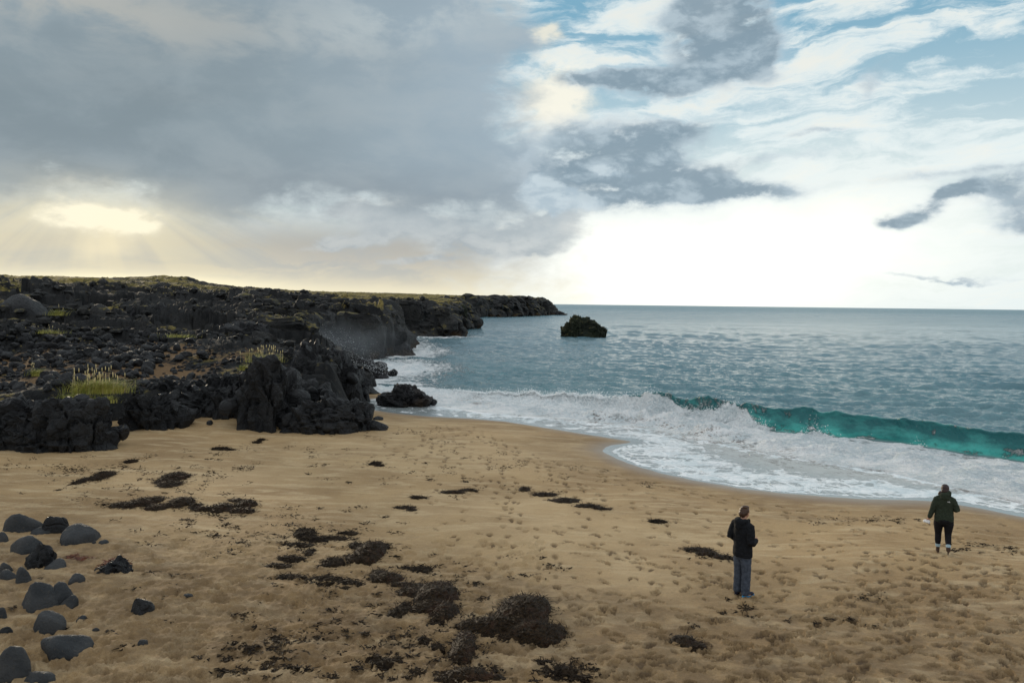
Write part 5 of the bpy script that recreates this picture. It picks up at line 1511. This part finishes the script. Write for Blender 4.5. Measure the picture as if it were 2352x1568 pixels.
def shoe(name, parent, x, y, yaw, mat, solemat, pitch=0.0, z=0.0, L=.29, tall=0.0, more=()):
    def tr(V):
        V = np.array(V); cp, sp = math.cos(pitch), math.sin(pitch)
        # pitch about the toe
        q = V - (0, .20, 0); V = np.stack([q[:, 0], q[:, 1] * cp + q[:, 2] * sp, -q[:, 1] * sp + q[:, 2] * cp], 1) + (0, .20, 0)
        c, s = math.cos(yaw), math.sin(yaw)
        return np.stack([V[:, 0] * c - V[:, 1] * s + x, V[:, 0] * s + V[:, 1] * c + y, V[:, 2] + z], 1)
    up = [tube([(0, -.07, .05), (0, -.03, .062), (0, .05, .058), (0, .12, .045), (0, .19, .034), (0, .215, .030)], [(.028, .03), (.038, .040), (.042, .038), (.046, .028), (.036, .018), (.015, .01)]),
          tube([(0, -.02, .04), (0, -.025, .11 + tall)], [.042, .044])]
    V, F = merge(up); o = fuse(name, [(tr(V), F)] + list(more), mat, parent, .009, 3)
    so = tube([(0, -.085, .012), (0, -.05, .012), (0, .05, .012), (0, .13, .012), (0, .20, .014), (0, .225, .018)], [(.024, .013), (.038, .014), (.038, .013), (.048, .013), (.038, .012), (.015, .008)])
    so2 = fuse('sole', [(tr(so[0]), so[1])], solemat, None, .007, 2)
    so2.parent = o
    return o


def man():
    r_ = person(1703, 1366, 1.80, R(-58), 'person standing still in a black hooded jacket and loose grey trousers, looking out to sea')
    hc = (0.0, .035, 1.655)
    body = head_parts(hc) + [tube([(0, -.01, 1.40), (0, .0, 1.50), (0, .02, 1.60)], [.075, .058, .056]),
            tube([(0, 0, .86), (0, 0, 1.05), (0, 0, 1.25), (0, 0, 1.38), (0, 0, 1.45)], [(.14, .10), (.13, .09), (.155, .10), (.15, .09), (.08, .06)])]
    for s in (-1, 1):
        body.append(tube([(s * .15, 0, 1.39), (s * .24, -.05, 1.14), (s * .15, .17, 1.10)], [.05, .038, .026]))
        body += hand((s * .14, .19, 1.11), (-s * .55, .8, .25), -s, .9)
        body.append(tube([(s * .075, 0, .92), (s * .09, .01, .50), (s * .10, -.01, .12), (s * .10, .0, .05)], [.082, .055, .036, .038]))
        body.append(tube([(s * .10, -.04, .05), (s * .11, .10, .035), (s * .115, .17, .025)], [.03, .032, .015]))
    fuse('body', body, M_SKIN, r_, .0115, 2)
    e = [ell((s * .033, .126, 1.66), (.009, .004, .005)) for s in (-1, 1)]; V, F = merge(e); link('eyes', mesh_np('eyes', V, F, M_EY), r_)
    hair = [ell((0, .018, 1.682), (.088, .100, .104)), ell((0, -.035, 1.635), (.078, .062, .082)), ell((0, .075, 1.742), (.06, .045, .035)), ell((.03, .0, 1.765), (.05, .06, .03))]
    for s in (-1, 1): hair.append(ell((s * .074, .0, 1.655), (.016, .045, .05)))
    fuse('hair', hair, M_HB, r_, .008, 2, .004, 22)
    jk = [tube([(0, 0, .79), (0, 0, .86), (0, 0, 1.0), (0, .0, 1.15), (0, -.005, 1.30), (0, -.01, 1.40), (0, -.01, 1.47), (0, 0, 1.50)],
               [(.205, .150), (.205, .150), (.195, .142), (.198, .140), (.215, .142), (.205, .128), (.140, .100), (.085, .08)], 24)]
    for s in (-1, 1):
        jk.append(tube([(s * .12, -.01, 1.43), (s * .185, -.015, 1.40), (s * .235, -.04, 1.28), (s * .265, -.075, 1.13), (s * .235, .02, 1.085), (s * .185, .13, 1.10), (s * .155, .19, 1.11)], [.07, .082, .074, .068, .064, .054, .046]))
    jk += [ell((0, -.115, 1.475), (.125, .065, .085), .3), ell((0, -.13, 1.40), (.09, .05, .07)), ell((-.09, -.05, 1.50), (.055, .08, .04)), ell((.09, -.05, 1.50), (.055, .08, .04)), ell((.085, .045, 1.49), (.03, .05, .05)), ell((-.085, .045, 1.49), (.03, .05, .05))]
    fuse('jacket', jk, M_JB, r_, .013, 4, .012, 5)
    tr = [tube([(0, 0, .92), (0, 0, .86), (0, 0, .80), (0, 0, .74)], [(.165, .125), (.178, .135), (.182, .135), (.14, .11)], 20)]
    tr.append(tube([(-.085, 0, .86), (-.09, .0, .70), (-.098, .005, .48), (-.10, -.005, .25), (-.10, -.01, .06)], [.098, .102, .082, .080, .078]))
    tr.append(tube([(.085, 0, .86), (.09, .0, .70), (.098, .01, .48), (.10, .0, .25), (.10, -.01, .05)], [.098, .102, .084, .082, .082]))
    fuse('trousers', tr, M_TG, r_, .012, 2, .011, 6)
    shoe('shoe', r_, -.10, -.01, R(6), M_SH, M_SH); shoe('shoe', r_, .10, .0, R(-6), M_SH, M_BL)
    return r_


def woman():
    u0 = 2165; azw = azel(u0, 1270)[0]
    r_ = person(u0, 1271, 1.66 / 1.0, R(-azw + 4), 'person walking away towards the water in a dark green jacket, black leggings and boots')
    lean = .02
    body = head_parts((0, .03, 1.64)) + [tube([(0, -.01, 1.40), (0, .0, 1.50), (0, .02, 1.60)], [.07, .052, .05]),
            tube([(0, 0, .86), (0, 0, 1.05), (0, 0, 1.25), (0, 0, 1.38), (0, 0, 1.45)], [(.16, .12), (.14, .10), (.155, .10), (.14, .09), (.07, .06)])]
    body.append(tube([(-.15, 0, 1.38), (-.235, -.03, 1.12), (-.335, -.01, .88)], [.05, .04, .026])); body += hand((-.34, -.01, .87), (-.18, .25, -1), -1, .8)
    body.append(tube([(.15, 0, 1.38), (.29, -.03, 1.16), (.22, .17, 1.16)], [.05, .04, .026])); body += hand((.21, .19, 1.165), (-.4, .85, .2), 1, .9)
    # left leg forward and flat, right leg behind on its toe
    LL = [(-.09, .02, .90), (-.105, .12, .50), (-.11, .10, .12)]; RL = [(.09, 0, .90), (.10, .03, .50), (.105, -.20, .20)]
    body += [tube(LL, [.10, .06, .04]), tube(RL, [.10, .06, .04]), tube([(-.11, .07, .06), (-.115, .25, .03)], [.035, .03]), tube([(.105, -.20, .19), (.105, -.185, .13)], [.030, .02])]
    fuse('body', body, M_SKIN, r_, .0115, 2)
    e = [ell((s * .033, .121, 1.645), (.009, .004, .005)) for s in (-1, 1)]; V, F = merge(e); link('eyes', mesh_np('eyes', V, F, M_EY), r_)
    hair = [ell((0, .01, 1.665), (.092, .105, .108)), ell((0, -.045, 1.60), (.088, .062, .09)), ell((-.085, -.02, 1.545), (.062, .055, .055)), ell((-.11, .01, 1.515), (.045, .04, .04)), ell((.06, .0, 1.58), (.04, .06, .06))]
    fuse('hair', hair, M_HD, r_, .008, 2, .005, 18)
    jk = [tube([(0, 0, .84), (0, -.005, .92), (0, 0, 1.05), (0, .0, 1.18), (0, -.005, 1.30), (0, -.01, 1.40), (0, -.01, 1.46), (0, 0, 1.49)],
               [(.215, .165), (.218, .165), (.205, .150), (.195, .140), (.200, .138), (.190, .125), (.130, .10), (.085, .08)], 24)]
    jk.append(tube([(-.11, -.01, 1.42), (-.175, -.01, 1.38), (-.225, -.025, 1.25), (-.265, -.03, 1.11), (-.30, -.02, .99), (-.335, -.01, .885)], [.07, .078, .070, .062, .056, .044]))
    jk.append(tube([(.11, -.01, 1.42), (.175, -.01, 1.38), (.235, -.025, 1.27), (.285, -.045, 1.155), (.265, .05, 1.13), (.23, .16, 1.155), (.21, .20, 1.165)], [.07, .078, .070, .066, .06, .05, .044]))
    jk += [ell((.01, -.08, 1.515), (.125, .078, .075), .2), ell((.055, -.03, 1.56), (.085, .085, .07)), ell((0, -.11, 1.45), (.10, .05, .06)), ell((-.06, -.03, 1.50), (.07, .08, .05))]
    fuse('jacket', jk, M_JG, r_, .013, 4, .010, 5)
    lg = [tube([(0, 0, .98), (0, -.01, .92), (0, -.02, .86), (0, -.01, .78)], [(.17, .13), (.195, .155), (.20, .165), (.15, .13)], 20),
          tube([(-.10, 0, .90), (-.115, .04, .76), (-.112, .10, .55), (-.11, .11, .48), (-.112, .09, .32), (-.11, .085, .22)], [.115, .115, .085, .076, .074, .056]),
          tube([(.10, 0, .90), (.11, .0, .76), (.105, .025, .55), (.103, .01, .48), (.105, -.09, .36), (.105, -.17, .27)], [.115, .115, .085, .076, .072, .056])]
    fuse('leggings', lg, M_LB, r_, .012, 4, .003, 8)
    for nm, q in (('sock', tube([(-.11, .088, .235), (-.11, .085, .15)], [.058, .052])), ('sock', tube([(.105, -.155, .285), (.105, -.205, .21)], [.058, .052]))): fuse(nm, [q], M_SO, r_, .009, 2, .004, 30)
    b1 = shoe('boot', r_, -.11, .085, R(4), M_BO, M_BO, 0.0, 0.0, tall=.04)
    b2 = shoe('boot', r_, .105, -.27, R(-3), M_BO, M_BO, R(52), 0.02, tall=.0, more=[tube([(.105, -.185, .245), (.105, -.215, .19), (.105, -.22, .13)], [.054, .055, .045])])
    # pale chest-high mark on the back of the jacket, right shoulder blade: three nested quarter arcs beside short bars of lettering
    P = []
    for k in range(3):
        rad = .012 + .008 * k; pts = [(.085 + rad * math.cos(a), 0, 1.345 + rad * math.sin(a)) for a in np.linspace(0.1, 1.55, 7)]
        P.append(tube(pts, [.0024] * 7, 6))
    for k in range(3): P.append(tube([(.052, 0, 1.349 + .009 * k), (.083 - .005 * (k % 2), 0, 1.349 + .009 * k)], [.0026] * 2, 6))
    V, F = merge(P); V[:, 1] += -.142
    link('logo', mesh_np('logo', V, F, M_WH), r_)
    # thing in the hand
    k = r_.scale[0]; loc = r_.matrix_basis @ Vector((-.385, .0, .775))
    rs = np.random.RandomState(4); V, F = chisel(3, (.075, .05, .055), rs, 7, rough=.12); V += .012 * rs.normal(size=V.shape) * 0
    tag(link('bundle', mesh_np('bundle', V, F, M_WH), loc=tuple(loc)), 'small crumpled white bundle held in the left hand of the walking person', 'bundle')


man(); woman()
scene.render.resolution_x = 1024; scene.render.resolution_y = 682

# boulders of the heap that stand wholly behind other things are left out
bpy.context.view_layer.update()
_dg = bpy.context.evaluated_depsgraph_get(); _eye = Vector((0, 0, HC)); _gone = []
for o in [q for q in scene.objects if q.name.startswith('boulder')]:
    seen = False
    for dx in (-.8, 0, .8):
        for dz in (-.3, .3, .75):
            tgt = o.location + Vector((dx * o.scale[0], 0, dz * o.scale[0])); dv = (tgt - _eye).normalized(); org = _eye
            for _ in range(2):
                hit, loc, _n, _i, ob, _m = scene.ray_cast(_dg, org, dv)
                if hit and ob.name.startswith('spray_mist'): org = loc + dv * .01
                else: break
            if hit and ob == o: seen = True; break
        if seen: break
    if not seen: _gone.append(o)
for o in _gone: bpy.data.objects.remove(o)
